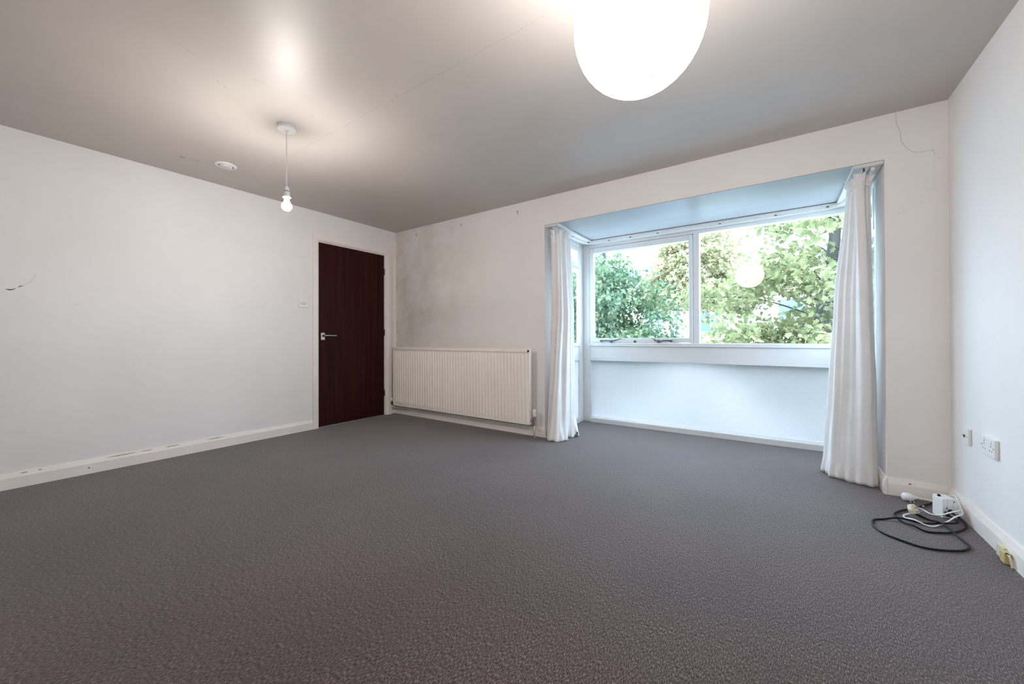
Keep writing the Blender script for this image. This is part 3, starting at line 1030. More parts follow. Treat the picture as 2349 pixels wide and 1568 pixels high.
# right-hand valve with white cap and pipe to the floor
VX = RX1 + 0.048
v = empty('valve', (VX, -0.075, 0.2)); v.parent = rad; v.matrix_parent_inverse = Matrix.Translation(-world_loc(rad))
g = B(); g.lathe([(0.017, 0.205), (0.019, 0.212), (0.0185, 0.262), (0.016, 0.268)], (VX, -0.075, 0), 'z', 16); tag(g.build('valve_cap', 'plastic', v, False), 'white plastic valve cap')
g = B()
g.lathe([(0.011, 0.205), (0.011, 0.19), (0.015, 0.188), (0.015, 0.165), (0.011, 0.163), (0.011, 0.14), (0.014, 0.138), (0.014, 0.12), (0.010, 0.118)], (VX, -0.075, 0), 'z', 14)
g.lathe([(0.009, VX), (0.009, VX - 0.02), (0.013, VX - 0.022), (0.013, VX - 0.036), (0.009, VX - 0.038), (0.009, RX1 - 0.002)], (0, -0.075, 0.160), 'x', 14)
g.build('valve_body', 'chrome', v)
g = B(); g.tube([(VX, -0.075, 0.12), (VX, -0.075, 0.0)], 0.0085, 12); g.build('pipe', 'pipe', rad, True)
# left-hand valve, its tail pipe running back along the skirting
LX = 0.028
v = empty('valve', (LX, -0.085, 0.18)); v.parent = rad; v.matrix_parent_inverse = Matrix.Translation(-world_loc(rad))
g = B(); g.lathe([(0.014, 0.165), (0.016, 0.172), (0.0155, 0.208), (0.012, 0.213)], (LX, -0.085, 0), 'z', 14); tag(g.build('valve_cap', 'plastic', v), 'white plastic valve cap')
g = B(); g.lathe([(0.010, 0.165), (0.010, 0.15), (0.013, 0.148), (0.013, 0.125), (0.009, 0.123)], (LX, -0.085, 0), 'z', 14)
g.lathe([(0.008, LX), (0.008, RX0 + 0.002)], (0, -0.085, 0.145), 'x', 12); g.build('valve_body', 'dark_metal', v)
g = B(); g.tube(catmull([(LX, -0.085, 0.125), (LX + 0.006, -0.085, 0.098), (LX + 0.035, -0.058, 0.088), (LX + 0.10, -0.056, 0.086), (LX + 0.20, -0.040, 0.086), (LX + 0.22, -0.020, 0.084)], 6), 0.0085, 10); g.build('pipe', 'pipe', rad, True)
g = B(); g.tube([(0.33, -0.030, 0.104), (2.10, -0.030, 0.104)], 0.009, 10); g.tube(catmull([(2.095, -0.030, 0.104), (2.118, -0.040, 0.105), (VX, -0.070, 0.11)], 6), 0.008, 10); tag(g.build('pipe', 'chrome', rad, True), 'dull metal pipe under the radiator')

# ------------------------------------------------------------------ pendant bulb
pend = empty('pendant_light', (1.466, -2.030, H))
tag(pend, 'bare lit bulb hanging on a white flex from a round ceiling rose', 'ceiling light')
PX, PY = 1.466, -2.030
g = B(); g.lathe([(0.052, H), (0.053, H - 0.004), (0.053, H - 0.020), (0.049, H - 0.026), (0.012, H - 0.029), (0.008, H - 0.036), (0.004, H - 0.037)], (PX, PY, 0), 'z', 40)
o = g.build('ceiling_rose', 'plastic', pend); smooth_by_angle(o, 30)
BX, BYY = PX + 0.004, PY
g = B(); g.tube(catmull([(PX, PY, H - 0.03), (PX - 0.0015, PY, 2.20), (PX + 0.001, PY, 2.08), (PX - 0.001, PY, 2.0), (BX, BYY, 1.925)], 8), 0.0032, 8); g.build('flex', 'plastic', pend, True)
zl = 1.865
hold = empty('lamp_holder', (BX, BYY, zl)); hold.parent = pend; hold.matrix_parent_inverse = Matrix.Translation(-world_loc(pend))
g = B(); g.lathe([(0.005, zl + 0.068), (0.010, zl + 0.064), (0.0155, zl + 0.046), (0.018, zl + 0.036)], (BX, BYY, 0), 'z', 24); g.build('holder_cap', 'plastic', hold, True)
g = B(); g.lathe([(0.0185, zl + 0.036), (0.0185, zl + 0.033)], (BX, BYY, 0), 'z', 24); g.build('holder_seam', 'dark', hold)
g = B(); g.lathe([(0.0185, zl + 0.033), (0.0195, zl + 0.004), (0.0235, zl + 0.002), (0.0235, zl - 0.004), (0.018, zl - 0.006)], (BX, BYY, 0), 'z', 24); o = g.build('holder_skirt', 'plastic', hold); smooth_by_angle(o, 30)
g = B()
prof = [(0.0125, zl - 0.004), (0.0135, zl - 0.020)]
for i in range(1, 15):
    a = math.pi * (0.16 + 0.84 * i / 14)
    prof.append((max(0.0008, 0.0295 * math.sin(a)), zl - 0.0595 + 0.0300 * math.cos(a)))
g.lathe(prof, (BX, BYY, 0), 'z', 28); g.build('bulb', 'bulb', pend, True)

# ------------------------------------------------------------------ paper lantern
LXc, LYc, LZc, LR = 3.700, -2.020, 1.941, 0.200
lan = empty('paper_lantern', (LXc, LYc, H))
tag(lan, 'large glowing white paper lantern shade hanging from the ceiling', 'lantern')
g = B()
nr = 22
prof = []
th0, th1 = 0.30, math.pi - 0.30
for i in range(nr * 4 + 1):
    th = th0 + (th1 - th0) * i / (nr * 4)
    sag = 0.0016 * math.sin(math.pi * (i % 4) / 4)
    prof.append(((LR - sag) * math.sin(th), (LR - sag) * math.cos(th) * 1.02))
g.lathe(prof, (LXc, LYc, LZc), 'z', 64, cap=False)
shade = g.build('paper_shade', 'lantern', lan, True)
def ring(r, z, rad_, name, mat, parent):
    q = B(); n = 56
    rows = []
    for i in range(n):
        a = 2 * math.pi * i / n
        c_ = Vector((LXc + r * math.cos(a), LYc + r * math.sin(a), z))
        d = Vector((math.cos(a), math.sin(a), 0))
        rows.append([c_ + d * (rad_ * math.cos(k * 1.0472)) + Vector((0, 0, rad_ * math.sin(k * 1.0472))) for k in range(6)])
    rows.append(rows[0])
    q.grid(rows, True)
    bmesh.ops.remove_doubles(q.bm, verts=q.bm.verts, dist=1e-6)
    return q.build(name, mat, parent, True)
for sgn, nm in ((1, 'top_ring'), (-1, 'bottom_ring')):
    ring(LR * math.sin(0.30) - 0.001, LZc + sgn * LR * 1.02 * math.cos(0.30), 0.0011, nm, 'wire', lan)
for i in range(1, nr):
    th = th0 + (th1 - th0) * i / nr
    ring((LR - 0.0012) * math.sin(th), LZc + (LR - 0.0012) * math.cos(th) * 1.02, 0.0008, 'hoop', 'wire', shade)
g = B()
for k in (0, 1):
    a = k * math.pi / 2 + 0.5
    pts = [(LXc + LR * math.sin(0.30) * c_ * math.cos(a), LYc + LR * math.sin(0.30) * c_ * math.sin(a), LZc + LR * 1.02 * math.cos(0.30) - 0.004) for c_ in (-1, 1)]
    g.tube(pts, 0.0012, 6)
g.build('hanger', 'wire', lan)
g = B(); g.lathe([(0.016, LZc + 0.20), (0.019, LZc + 0.14), (0.021, LZc + 0.13), (0.021, LZc + 0.11)], (LXc, LYc, 0), 'z', 18); g.build('lamp_holder', 'plastic', lan, True)
g = B(); g.lathe([(0.006, LZc + 0.11)] + [(max(0.001, 0.03 * math.sin(math.pi * (0.15 + 0.85 * i / 10))), LZc + 0.065 + 0.032 * math.cos(math.pi * (0.15 + 0.85 * i / 10))) for i in range(11)], (LXc, LYc, 0), 'z', 20)
g.build('bulb', M.setdefault('bulb2', emit_mat('lantern_bulb', (1, .88, .74), 40)), lan, True)
g = B(); g.tube([(LXc, LYc, LZc + 0.2), (LXc, LYc, H - 0.02)], 0.0032, 8); g.build('flex', 'plastic', lan, True)
g = B(); g.lathe([(0.052, H), (0.053, H - 0.02), (0.047, H - 0.027), (0.01, H - 0.03)], (LXc, LYc, 0), 'z', 36); g.build('ceiling_rose', 'plastic', lan)

# ------------------------------------------------------------------ ceiling vent
ven = empty('ceiling_vent', (0.494, -2.030, H))
tag(ven, 'small round white vent set in the ceiling near the left wall', 'vent')
g = B(); g.lathe([(0.072, H), (0.073, H - 0.004), (0.066, H - 0.009), (0.052, H - 0.011), (0.050, H - 0.006)], (0.494, -2.030, 0), 'z', 40, cap=False); o = g.build('rim', 'plastic', ven); smooth_by_angle(o, 40)
g = B(); g.lathe([(0.051, H - 0.001), (0.048, H - 0.003)], (0.494, -2.030, 0), 'z', 36); g.build('recess', 'dark', ven)
g = B(); g.lathe([(0.044, H - 0.004), (0.045, H - 0.010), (0.040, H - 0.018), (0.018, H - 0.021)], (0.494, -2.030, 0), 'z', 36); o = g.build('valve_disc', 'alu_plate', ven); smooth_by_angle(o, 40)
for k in range(3):
    a = k * 2.094 + 0.4
    g = B(); g.box(-0.006, 0.006, 0.040, 0.056, H - 0.012, H - 0.007)
    bmesh.ops.rotate(g.bm, verts=g.bm.verts, cent=(0, 0, 0), matrix=Matrix.Rotation(a, 3, 'Z'))
    bmesh.ops.translate(g.bm, verts=g.bm.verts, vec=(0.494, -2.030, 0))
    g.build('spoke', 'plastic', ven)

# ------------------------------------------------------------------ light switch
sw = empty('light_switch', (0, -1.179, 1.325))
tag(sw, 'small white double light switch on the wall beside the door frame', 'light switch')
g = B(); g.box(0.0, 0.010, -1.224, -1.136, 1.283, 1.368, 0.004, 2); o = g.build('plate', 'plastic', sw)
for y_ in (-1.191, -1.167):
    g = B(); g.prism([(0.010, 1.312), (0.0125, 1.312), (0.0165, 1.338), (0.010, 1.338)], 'y', y_ - 0.009, y_ + 0.009); g.build('rocker', 'plastic', sw)
g = B(); g.box(0.0099, 0.0103, -1.203, -1.155, 1.308, 1.342); g.build('rocker_shade', M.setdefault('shade_line', paint('switch_shade', (0.50, 0.50, 0.50), .5, .05, 20)), sw)  # shade edge round the rockers painted as a thin grey plate
for y_ in (-1.2105, -1.1495):
    g = B(); g.lathe([(0.0042, 0.010), (0.0036, 0.0112)], (0, y_, 1.325), 'x', 10); g.build('screw', 'grey_mark', sw)

# ------------------------------------------------------------------ wall sockets on the right wall
so = empty('wall_socket', (W, -0.512, 0.446))
tag(so, 'white double plug socket on the right wall, the wider of two', 'socket')
g = B(); g.box(W - 0.014, W, -0.586, -0.440, 0.403, 0.489, 0.003, 2); g.build('plate', 'plastic', so)
for yc in (-0.478, -0.548):
    for (dy, dz, wy, wz) in ((0.0, 0.013, 0.004, 0.008), (0.011, -0.008, 0.007, 0.004), (-0.011, -0.008, 0.007, 0.004)):
        g = B(); g.box(W - 0.0143, W - 0.0139, yc + dy - wy / 2, yc + dy + wy / 2, 0.440 + dz - wz / 2, 0.440 + dz + wz / 2); g.build('pin_hole', 'dark', so)
    g = B(); g.prism([(W - 0.014, 0.462), (W - 0.018, 0.464), (W - 0.015, 0.480), (W - 0.014, 0.480)], 'y', yc - 0.007, yc + 0.007); g.build('rocker', 'plastic', so)
for y_ in (-0.453, -0.573):
    g = B(); g.lathe([(0.0038, W - 0.014), (0.0032, W - 0.0152)], (0, y_, 0.446), 'x', 10); g.build('screw', 'grey_mark', so)
so2 = empty('aerial_socket', (W, -0.249, 0.440))
tag(so2, 'white single square outlet on the right wall, closest to the corner', 'socket')
g = B(); g.box(W - 0.014, W, -0.290, -0.208, 0.398, 0.481, 0.003, 2); g.build('plate', 'plastic', so2)
g = B(); g.lathe([(0.008, W - 0.014), (0.008, W - 0.017), (0.004, W - 0.017), (0.004, W - 0.012)], (0, -0.249, 0.440), 'x', 14); g.build('outlet', 'dark_metal', so2)
for y_ in (-0.221, -0.277):
    g = B(); g.lathe([(0.0038, W - 0.014), (0.0032, W - 0.0152)], (0, y_, 0.440), 'x', 10); g.build('screw', 'grey_mark', so2)

# old yellowed telephone box on the skirting
jb = empty('junction_box', (W - 0.016, -0.70, 0.03))
tag(jb, 'yellowed plastic junction box fixed low on the right skirting board', 'junction box')
XB = W - 0.0155
g = B(); g.box(XB - 0.014, XB, -0.700, -0.640, 0.002, 0.056, 0.004, 2); tag(g.build('cover', 'pale_yellow', jb), 'pale yellowed cover half')
g = B(); g.box(XB - 0.022, XB, -0.742, -0.6985, 0.004, 0.050, 0.003, 2); tag(g.build('terminal_block', 'yellow', jb), 'darker mustard terminal half')
g = B(); g.tube(catmull([(XB - 0.010, -0.735, 0.048), (XB - 0.012, -0.752, 0.046), (XB - 0.010, -0.762, 0.030), (XB - 0.008, -0.766, 0.003)], 6), 0.0042, 8); g.build('lead', 'cream', jb, True)
g = B(); g.tube(catmull([(XB - 0.018, -0.735, 0.046), (XB - 0.014, -0.748, 0.052), (XB - 0.006, -0.756, 0.036)], 6), 0.0026, 8); tag(g.build('wire_end', 'dark', jb, True), 'dark bare wire end')

# ------------------------------------------------------------------ plugs and cables on the carpet
def cable(name, pts, r, mat, parent=None, n=10):
    g = B(); g.tube(catmull(pts, 8), r, n); return g.build(name, mat, parent, True)

BXc, BYc = 4.784, -0.232     # cube extension block
ext = empty('extension_block', (BXc, BYc, 0))
tag(ext, 'tall white cube socket adaptor standing on the carpet in the corner', 'socket adaptor')
def rotz(bm, c_, a):
    bmesh.ops.rotate(bm, verts=bm.verts, cent=(c_[0], c_[1], 0), matrix=Matrix.Rotation(a, 3, 'Z'))
ANG = 0.42
# outline: front face towards -y, rounded rear left shoulder
out_ = [(-0.033, -0.036), (0.033, -0.036), (0.033, 0.030), (0.018, 0.040), (-0.018, 0.040), (-0.033, 0.024)]
for z0_, z1_, nm in ((0.001, 0.0620, 'lower_case'), (0.0626, 0.102, 'upper_case')):
    g = B(); g.prism([(BXc + a, BYc + c_) for a, c_ in out_], 'z', z0_, z1_)
    bmesh.ops.bevel(g.bm, geom=list(g.bm.edges), offset=0.0022, segments=2, profile=0.5, affect='EDGES')
    rotz(g.bm, (BXc, BYc), ANG); g.build(nm, 'wplug', ext)
for dz in (0.0,):
    for dx, zz, wx, wz in ((-0.014, 0.054, 0.005, 0.008), (-0.021, 0.034, 0.008, 0.004), (-0.006, 0.034, 0.008, 0.004), (0.018, 0.088, 0.005, 0.007)):
        g = B(); g.box(BXc + dx - wx / 2, BXc + dx + wx / 2, BYc - 0.0366, BYc - 0.0358, zz - wz / 2, zz + wz / 2)
        rotz(g.bm, (BXc, BYc), ANG); g.build('pin_hole', 'dark', ext)
g = B(); g.box(BXc - 0.012, BXc - 0.010, BYc - 0.0364, BYc - 0.0358, 0.066, 0.104); g.box(BXc + 0.014, BXc + 0.016, BYc - 0.0364, BYc - 0.0358, 0.03, 0.104); rotz(g.bm, (BXc, BYc), ANG); g.build('moulded_seam', M.setdefault('seam', paint('moulding_seam', (0.66, 0.67, 0.68), .4, .02, 20)), ext)

# black lead one: from the block, round the small loop
lead1 = empty('black_cable', (4.70, -0.40, 0.0))
tag(lead1, 'black cable in the inner smaller loop on the carpet', 'cable', 'black cables on the carpet')
zf = 0.0055
l1 = [(4.783, -0.075, 0.012), (4.709, -0.163, zf), (4.669, -0.224, zf), (4.616, -0.282, zf), (4.573, -0.356, zf), (4.569, -0.411, zf), (4.583, -0.472, zf), (4.608, -0.522, 0.016), (4.649, -0.539, zf), (4.704, -0.519, zf), (4.749, -0.489, 0.0065), (4.793, -0.432, zf), (4.826, -0.375, zf), (4.828, -0.340, 0.018), (4.814, -0.315, 0.032), (4.800, -0.296, 0.040)]
cable('lead', l1, 0.0046, 'black', lead1)
g = B(); g.lathe([(0.010, -0.274), (0.010, -0.284), (0.007, -0.292), (0.005, -0.298)], (4.798, 0, 0.042), 'y', 14); g.build('plug', 'black', lead1)
g = B(); g.tube([(4.728, -0.140, zf), (4.718, -0.152, zf)], 0.0052, 10); g.build('collar', 'wplug', lead1, True)
lead2 = empty('black_cable', (4.60, -0.60, 0.0))
tag(lead2, 'black cable sweeping the wide outer loop furthest out on the carpet', 'cable', 'black cables on the carpet')
l2 = [(4.785, -0.298, 0.024), (4.800, -0.316, 0.022), (4.806, -0.342, 0.017), (4.788, -0.372, 0.016), (4.731, -0.405, 0.0138), (4.659, -0.430, zf), (4.573, -0.449, 0.016), (4.512, -0.476, zf), (4.472, -0.508, zf), (4.454, -0.550, zf), (4.452, -0.618, zf), (4.477, -0.682, zf), (4.534, -0.727, zf), (4.590, -0.752, zf), (4.651, -0.740, zf), (4.717, -0.702, zf), (4.750, -0.665, zf), (4.768, -0.623, zf), (4.767, -0.584, zf), (4.754, -0.525, 0.010), (4.749, -0.498, 0.0175), (4.742, -0.468, 0.0185), (4.727, -0.420, 0.0235), (4.700, -0.366, 0.008), (4.670, -0.313, zf), (4.655, -0.290, zf)]
cable('lead', l2, 0.0046, 'black', lead2)
g = B(); g.lathe([(0.010, -0.276), (0.010, -0.286), (0.007, -0.294), (0.005, -0.300)], (4.784, 0, 0.024), 'y', 14); g.build('plug', 'black', lead2)
kn = B(); kn.lathe([(0.006, 0.1015), (0.007, 0.105), (0.006, 0.110), (0.004, 0.112)], (4.766, -0.236, 0), 'z', 12); kn.build('indicator_cap', 'black', ext)

# cream three-pin plug and its white flex
cp_ = empty('cream_plug', (4.645, -0.31, 0.0))
tag(cp_, 'cream three-pin plug lying among the cables with its white flex', 'plug')
def plug(parent, c_, ang, tilt, mat, pins=True, sc=1.0):
    g = B()
    o2 = [(-0.024, -0.018), (0.024, -0.018), (0.026, 0.004), (0.012, 0.028), (-0.012, 0.028), (-0.026, 0.004)]
    g.prism([(a * sc, b_ * sc) for a, b_ in o2], 'z', 0, 0.022 * sc)
    bmesh.ops.bevel(g.bm, geom=list(g.bm.edges), offset=0.003, segments=2, profile=0.5, affect='EDGES')
    R = Matrix.Rotation(ang, 3, 'Z') @ Matrix.Rotation(tilt, 3, 'X')
    bmesh.ops.rotate(g.bm, verts=g.bm.verts, cent=(0, 0, 0), matrix=R)
    lo = min(v.co.z for v in g.bm.verts)
    off = Vector((c_[0], c_[1], c_[2] - lo))
    bmesh.ops.translate(g.bm, verts=g.bm.verts, vec=off)
    g.build('plug_body', mat, parent)
    for (px, py, wx, wy) in ((0, 0.010, 0.004, 0.008), (-0.011, -0.008, 0.0065, 0.004), (0.011, -0.008, 0.0065, 0.004)):
        g = B(); g.box((px - wx / 2) * sc, (px + wx / 2) * sc, (py - wy / 2) * sc, (py + wy / 2) * sc, 0.0215 * sc, 0.040 * sc)
        bmesh.ops.rotate(g.bm, verts=g.bm.verts, cent=(0, 0, 0), matrix=R)
        bmesh.ops.translate(g.bm, verts=g.bm.verts, vec=off)
        g.build('pin', 'alu', parent)
plug(cp_, (4.643, -0.318, 0.0108), 0.9, 1.1, 'cream')
cable('flex', [(4.652, -0.295, 0.018), (4.669, -0.252, 0.026), (4.703, -0.235, 0.014), (4.725, -0.272, 0.010), (4.757, -0.296, 0.020), (4.795, -0.308, 0.050), (4.826, -0.285, 0.056), (4.836, -0.245, 0.05)], 0.0036, 'wplug', cp_)
cable('flex', [(4.634, -0.332, 0.010), (4.607, -0.359, 0.005), (4.606, -0.397, 0.005), (4.630, -0.440, 0.018), (4.670, -0.448, 0.005), (4.698, -0.446, 0.005), (4.736, -0.393, 0.005), (4.766, -0.360, 0.013), (4.800, -0.333, 0.036), (4.836, -0.290, 0.044), (4.848, -0.225, 0.055), (4.848, -0.165, 0.085), (4.842, -0.110, 0.080), (4.815, -0.085, 0.040), (4.80, -0.08, 0.006)], 0.0036, 'wplug', cp_)

# rounded white plug on its own lead against the skirting
rp_ = empty('round_plug', (4.685, -0.075, 0.0))
tag(rp_, 'rounded white plug on a short white lead against the skirting', 'plug')
g = B()
prof = [(0.004, -0.030), (0.017, -0.028), (0.023, -0.018), (0.024, 0.0), (0.020, 0.014), (0.011, 0.026), (0.007, 0.040), (0.005, 0.056)]
g.lathe(prof, (0, 0, 0), 'x', 22)
bmesh.ops.rotate(g.bm, verts=g.bm.verts, cent=(0, 0, 0), matrix=Matrix.Rotation(0.22, 3, 'Z'))
bmesh.ops.translate(g.bm, verts=g.bm.verts, vec=(4.680, -0.082, 0.0245))
g.build('plug_body', 'wplug', rp_, True)
cable('lead', [(4.730, -0.071, 0.024), (4.752, -0.065, 0.022), (4.78, -0.066, 0.018), (4.81, -0.072, 0.006)], 0.0036, 'wplug', rp_)
g = B()
for dy in (-0.008, 0.006):
    g.tube([(4.690 + dy, -0.1035, 0.010), (4.692 + dy, -0.118, 0.005)], 0.0026, 8)
g.build('pin', 'alu', rp_)

# ------------------------------------------------------------------ outside
GZ = -2.7
g = B(); g.box(-60, 60, 4.5, 70, GZ - 0.3, GZ - 0.08)
struct(g.build('ground_street', 'asphalt'), 'grey street outside far below the window', 'street')
g = B(); g.box(-60, 60, -8, 4.5, GZ - 0.3, GZ)
struct(g.build('ground_pavement', 'paving'), 'pale pavement outside below the window', 'pavement')
g = B(); g.box(-60, 60, 15.6, 16.9, GZ - 0.3, GZ)
struct(g.build('ground_far_pavement', 'paving'), 'pale pavement across the street', 'pavement')

# white rendered terrace over the road
def house(x0, x1, label, cols):
    h = empty('house', ((x0 + x1) / 2, 17, GZ))
    tag(h, label, 'house', 'terrace over the street')
    g = B(); g.box(x0, x1, 17.0, 24.0, GZ - 0.05, 3.55); g.build('wall', 'render', h)
    g = B(); g.prism([(16.7, 3.551), (24.3, 3.551), (20.5, 5.6)], 'x', x0, x1); g.build('roof', 'slate', h)
    g = B(); g.box(x0 + 0.02, x1 - 0.02, 16.78, 16.999, 3.30, 3.548); g.build('cornice', 'brickgrey', h)
    g = B(); g.box(x0, x1 - 0.02, 16.86, 16.999, 0.30, 0.52); g.build('string_course', 'brickgrey', h)
    for xc in cols:
        for z0_, z1_ in ((0.95, 2.65), (-2.2, -0.5)):
            f = B()
            for (a, c_, d, e) in ((xc - 0.55, xc - 0.47, z0_, z1_), (xc + 0.47, xc + 0.55, z0_, z1_), (xc - 0.47, xc + 0.47, z1_ - 0.08, z1_), (xc - 0.47, xc + 0.47, z0_, z0_ + 0.1), (xc - 0.47, xc + 0.47, (z0_ + z1_) / 2 - 0.03, (z0_ + z1_) / 2 + 0.03)):
                f.box(a, c_, 16.93, 16.998, d, e)
            fr_ = f.build('window_frame', 'gloss', h)
            g = B(); g.box(xc - 0.47, xc + 0.47, 16.965, 16.998, z0_ + 0.1, z1_ - 0.08); g.build('pane', 'win_dark', fr_)
            g = B(); g.box(xc - 0.65, xc + 0.65, 16.85, 16.999, z0_ - 0.12, z0_); g.build('window_sill', 'render', h)
    g = B(); g.box(x1 - 1.2, x1 - 0.2, 20.1, 20.9, 5.2, 6.6); g.build('chimney', 'brickgrey', h)
    return h
house(-9.0, -3.02, 'white rendered house over the street at the left end of the terrace', (-7.6, -4.6))
house(-3.0, 2.98, 'white rendered house over the street seen past the left pane', (-1.15, 1.4))
house(3.0, 9.0, 'white rendered house over the street behind the near tree', (4.6, 7.4))
house(9.02, 15.0, 'white rendered house over the street at the right end of the terrace', (10.6, 13.4))

# lamp post on the far pavement
lp = empty('street_lamp', (0.476, 14.5, GZ))
tag(lp, 'slim dark lamp post standing before the white house', 'lamp post')
lpx, lpy = 0.476, 14.5
g = B(); g.tube([(lpx, lpy, GZ), (lpx, lpy, GZ + 1.2)], 0.09, 12); g.build('base', 'post', lp)
g = B(); g.tube([(lpx, lpy, GZ + 1.2), (lpx, lpy, 2.0)], 0.055, 12, 0.04); g.build('post', 'post', lp)
g = B(); g.tube(catmull([(lpx, lpy, 2.0), (lpx, lpy - 0.1, 2.25), (lpx, lpy - 0.7, 2.35)], 6), 0.03, 8); g.build('arm', 'post', lp)
g = B(); g.box(lpx - 0.12, lpx + 0.12, lpy - 1.15, lpy - 0.65, 2.30, 2.42, 0.03); g.build('lamp_head', 'post', lp)

# ------------------------------------------------------------------ trees
def leaf_mesh(name, s, mat, kind):
    """flat lobed leaf folded along its rib; stem at the origin, tip along +y"""
    if kind == 'maple':
        half = [(0.0, 0.0), (0.16, -0.05), (0.44, 0.10), (0.30, 0.26), (0.56, 0.52), (0.33, 0.55), (0.22, 0.66), (0.0, 1.0)]
    else:
        half = [(0.0, 0.0), (0.24, 0.14), (0.36, 0.42), (0.24, 0.72), (0.0, 1.0)]
    me = bpy.data.meshes.new(name)
    vs, fs = [], []
    for (px, py) in half: vs.append((px * s, py * s, 0.16 * abs(px) * s - 0.10 * s * py * py))
    n = len(half)
    for (px, py) in half[1:-1]: vs.append((-px * s, py * s, 0.16 * abs(px) * s - 0.10 * s * py * py))
    r = [0] + list(range(n, n + n - 2)) + [n - 1]
    cen = len(vs); vs.append((0, 0.42 * s, -0.02 * s))
    for i in range(n - 1): fs.append((cen, i, i + 1))
    for i in range(n - 1): fs.append((cen, r[i + 1], r[i]))
    me.from_pydata(vs, [], fs)
    me.materials.append(M[mat])
    return me

def view_xy(p):
    d = Vector(p) - CAM
    w = d.dot(_F)
    return d.dot(_R) / w, d.dot(_U) / w, w

def tree(name, label, base, trunk_pts, trunk_r, clumps, leaf_s, mat, kind, seed, per, single, spread=0.42):
    rnd = random.Random(seed)
    root = empty(name, base)
    tag(root, label, 'tree', 'trees outside the window')
    g = B(); tp = catmull(trunk_pts, 8); g.tube(tp, trunk_r, 12, trunk_r * 0.35); g.build('trunk', 'bark', root, True)
    for c_ in clumps[::4]:
        c_ = Vector(c_)
        # spring from the trunk a little below the clump
        best = min(tp, key=lambda p: abs(p.z - (c_.z - 0.25 * ((c_.x - p.x) ** 2 + (c_.y - p.y) ** 2) ** 0.5)))
        mid = best.lerp(c_, 0.5) + Vector((rnd.uniform(-.15, .15), rnd.uniform(-.15, .15), rnd.uniform(0.0, 0.25)))
        g = B(); g.tube(catmull([best, mid, c_, c_ + (c_ - mid) * 0.35 + Vector((0, 0, -0.08))], 5), 0.016, 6, 0.003); g.build('branch', 'bark', root, True)
    meshes = [leaf_mesh('leaf', leaf_s * k, mat, kind) for k in (0.8, 1.0, 1.2)]
    cand = []
    for c_ in clumps:
        for k in range(per):
            r_ = spread * rnd.random() ** 0.5
            th, ph = rnd.uniform(0, 6.283), math.acos(rnd.uniform(-1, 1))
            p = Vector(c_) + Vector((r_ * math.sin(ph) * math.cos(th) * 1.25, r_ * math.sin(ph) * math.sin(th) * 1.1, r_ * math.cos(ph) * 0.62))
            R = Matrix.Rotation(rnd.uniform(0, 6.283), 4, 'Z') @ Matrix.Rotation(rnd.gauss(-0.6, 0.5), 4, 'X') @ Matrix.Rotation(rnd.gauss(0, 0.5), 4, 'Y')
            cand.append((p, R, rnd.randrange(3)))
    # those nearest to the panes are leaves of their own
    def key(t):
        ux, uz, w = view_xy(t[0])
        inside = 0.20 < ux < 0.86 and -0.02 < uz < 0.33
        return (0 if inside else 1, w)
    cand.sort(key=key)
    for p, R, k in cand[:single]:
        o = bpy.data.objects.new('leaf', meshes[k])
        COL.objects.link(o)
        o.parent = root
        o.matrix_parent_inverse = Matrix.Translation(-Vector(base))
        o.matrix_basis = Matrix.Translation(p) @ R
    vs, fs = [], []
    for p, R, k in cand[single:]:
        Mx = Matrix.Translation(p) @ R
        off = len(vs)
        vs.extend([tuple(Mx @ v.co) for v in meshes[k].vertices])
        fs.extend([tuple(i + off for i in q.vertices) for q in meshes[k].polygons])
    me = bpy.data.meshes.new('foliage'); me.from_pydata(vs, [], fs); me.materials.append(M[mat])
    o = bpy.data.objects.new('foliage', me); COL.objects.link(o); o.parent = root
    o.matrix_parent_inverse = Matrix.Translation(-Vector(base))
    o['kind'] = 'stuff'
    return root

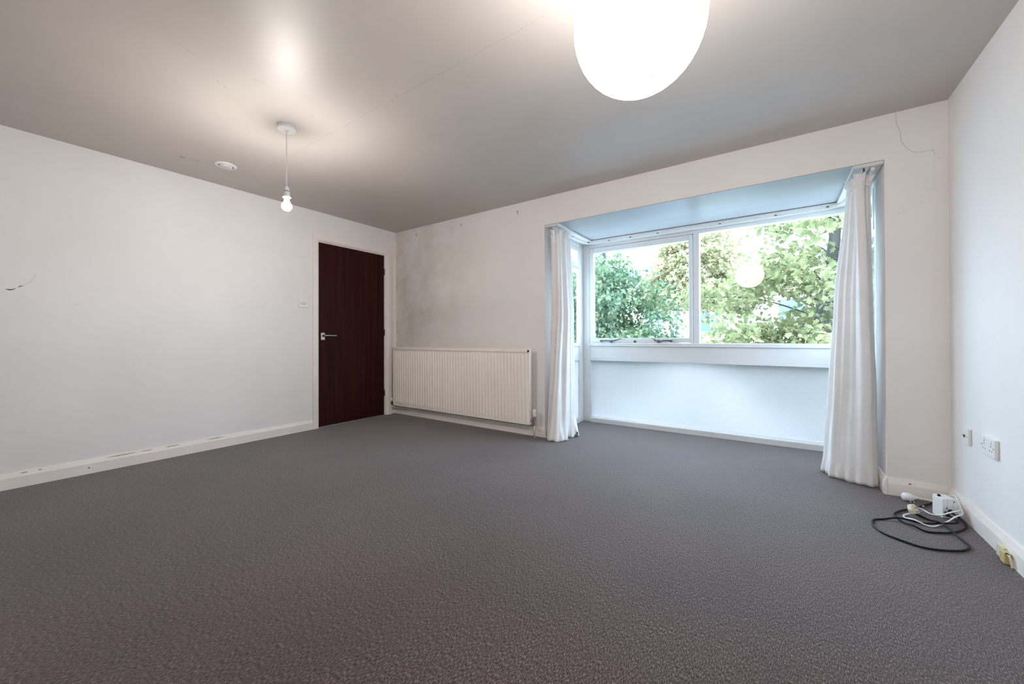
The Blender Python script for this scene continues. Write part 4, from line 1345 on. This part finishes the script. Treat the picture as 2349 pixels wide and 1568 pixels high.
rnd = random.Random(42)
def blob(cx, cy, cz, rx, ry, rz, n, keep=lambda p: True, shell=0.3):
    out = []
    tries = 0
    while len(out) < n and tries < 20000:
        tries += 1
        v = Vector((rnd.gauss(0, 1), rnd.gauss(0, 1), rnd.gauss(0, 1))).normalized() * (shell + (1 - shell) * rnd.random() ** 0.6)
        p = (cx + v.x * rx, cy + v.y * ry, cz + v.z * rz)
        if keep(p): out.append(p)
    return out

# near tree: trunk behind the right-hand pane
def keep_near(p):
    ux, uz, w = view_xy(p)
    if w < 4.6 or p[1] < 2.4: return False
    # thin towards the upper left of the big pane, where sky shows
    if ux < 0.68 and uz > 0.13 + (ux - 0.45) * 0.25: return False
    if ux < 0.545 and uz < 0.03: return False
    if ux < 0.48 and uz < 0.12: return False
    return True
cl = blob(4.55, 4.3, 1.6, 2.1, 1.9, 1.9, 110, keep_near)
tree('near_tree', 'big-leaved tree close outside the large right pane, trunk in view', (4.66, 4.44, GZ),
     [(4.66, 4.44, GZ), (4.62, 4.44, -1.0), (4.60, 4.46, 0.6), (4.66, 4.42, 1.6), (4.80, 4.45, 2.6), (4.78, 4.5, 4.0)], 0.15, cl, 0.082, 'leaf_near', 'maple', 2, 150, 300, 0.42)
# dense green tree seen in the left pane
cl = blob(0.35, 6.3, 1.2, 1.5, 1.4, 2.1, 125)
tree('green_tree', 'dense blue-green tree at the left of the smaller pane', (0.3, 6.4, GZ),
     [(0.3, 6.4, GZ), (0.3, 6.4, -0.5), (0.34, 6.38, 1.0), (0.3, 6.45, 2.4), (0.35, 6.4, 3.4)], 0.13, cl, 0.10, 'leaf_green', 'oval', 7, 180, 300, 0.50)
# pale yellowing tree between them
cl = blob(1.90, 10.3, 2.85, 1.75, 1.4, 1.8, 85, lambda p: view_xy(p)[1] > 0.075)
tree('pale_tree', 'pale yellow-green tree at the right of the smaller pane', (1.83, 10.3, GZ),
     [(1.83, 10.3, GZ), (1.83, 10.3, -0.4), (1.85, 10.25, 1.0), (1.9, 10.25, 2.4), (1.95, 10.25, 4.2)], 0.11, cl, 0.115, 'leaf_pale', 'maple', 9, 130, 300, 0.50)
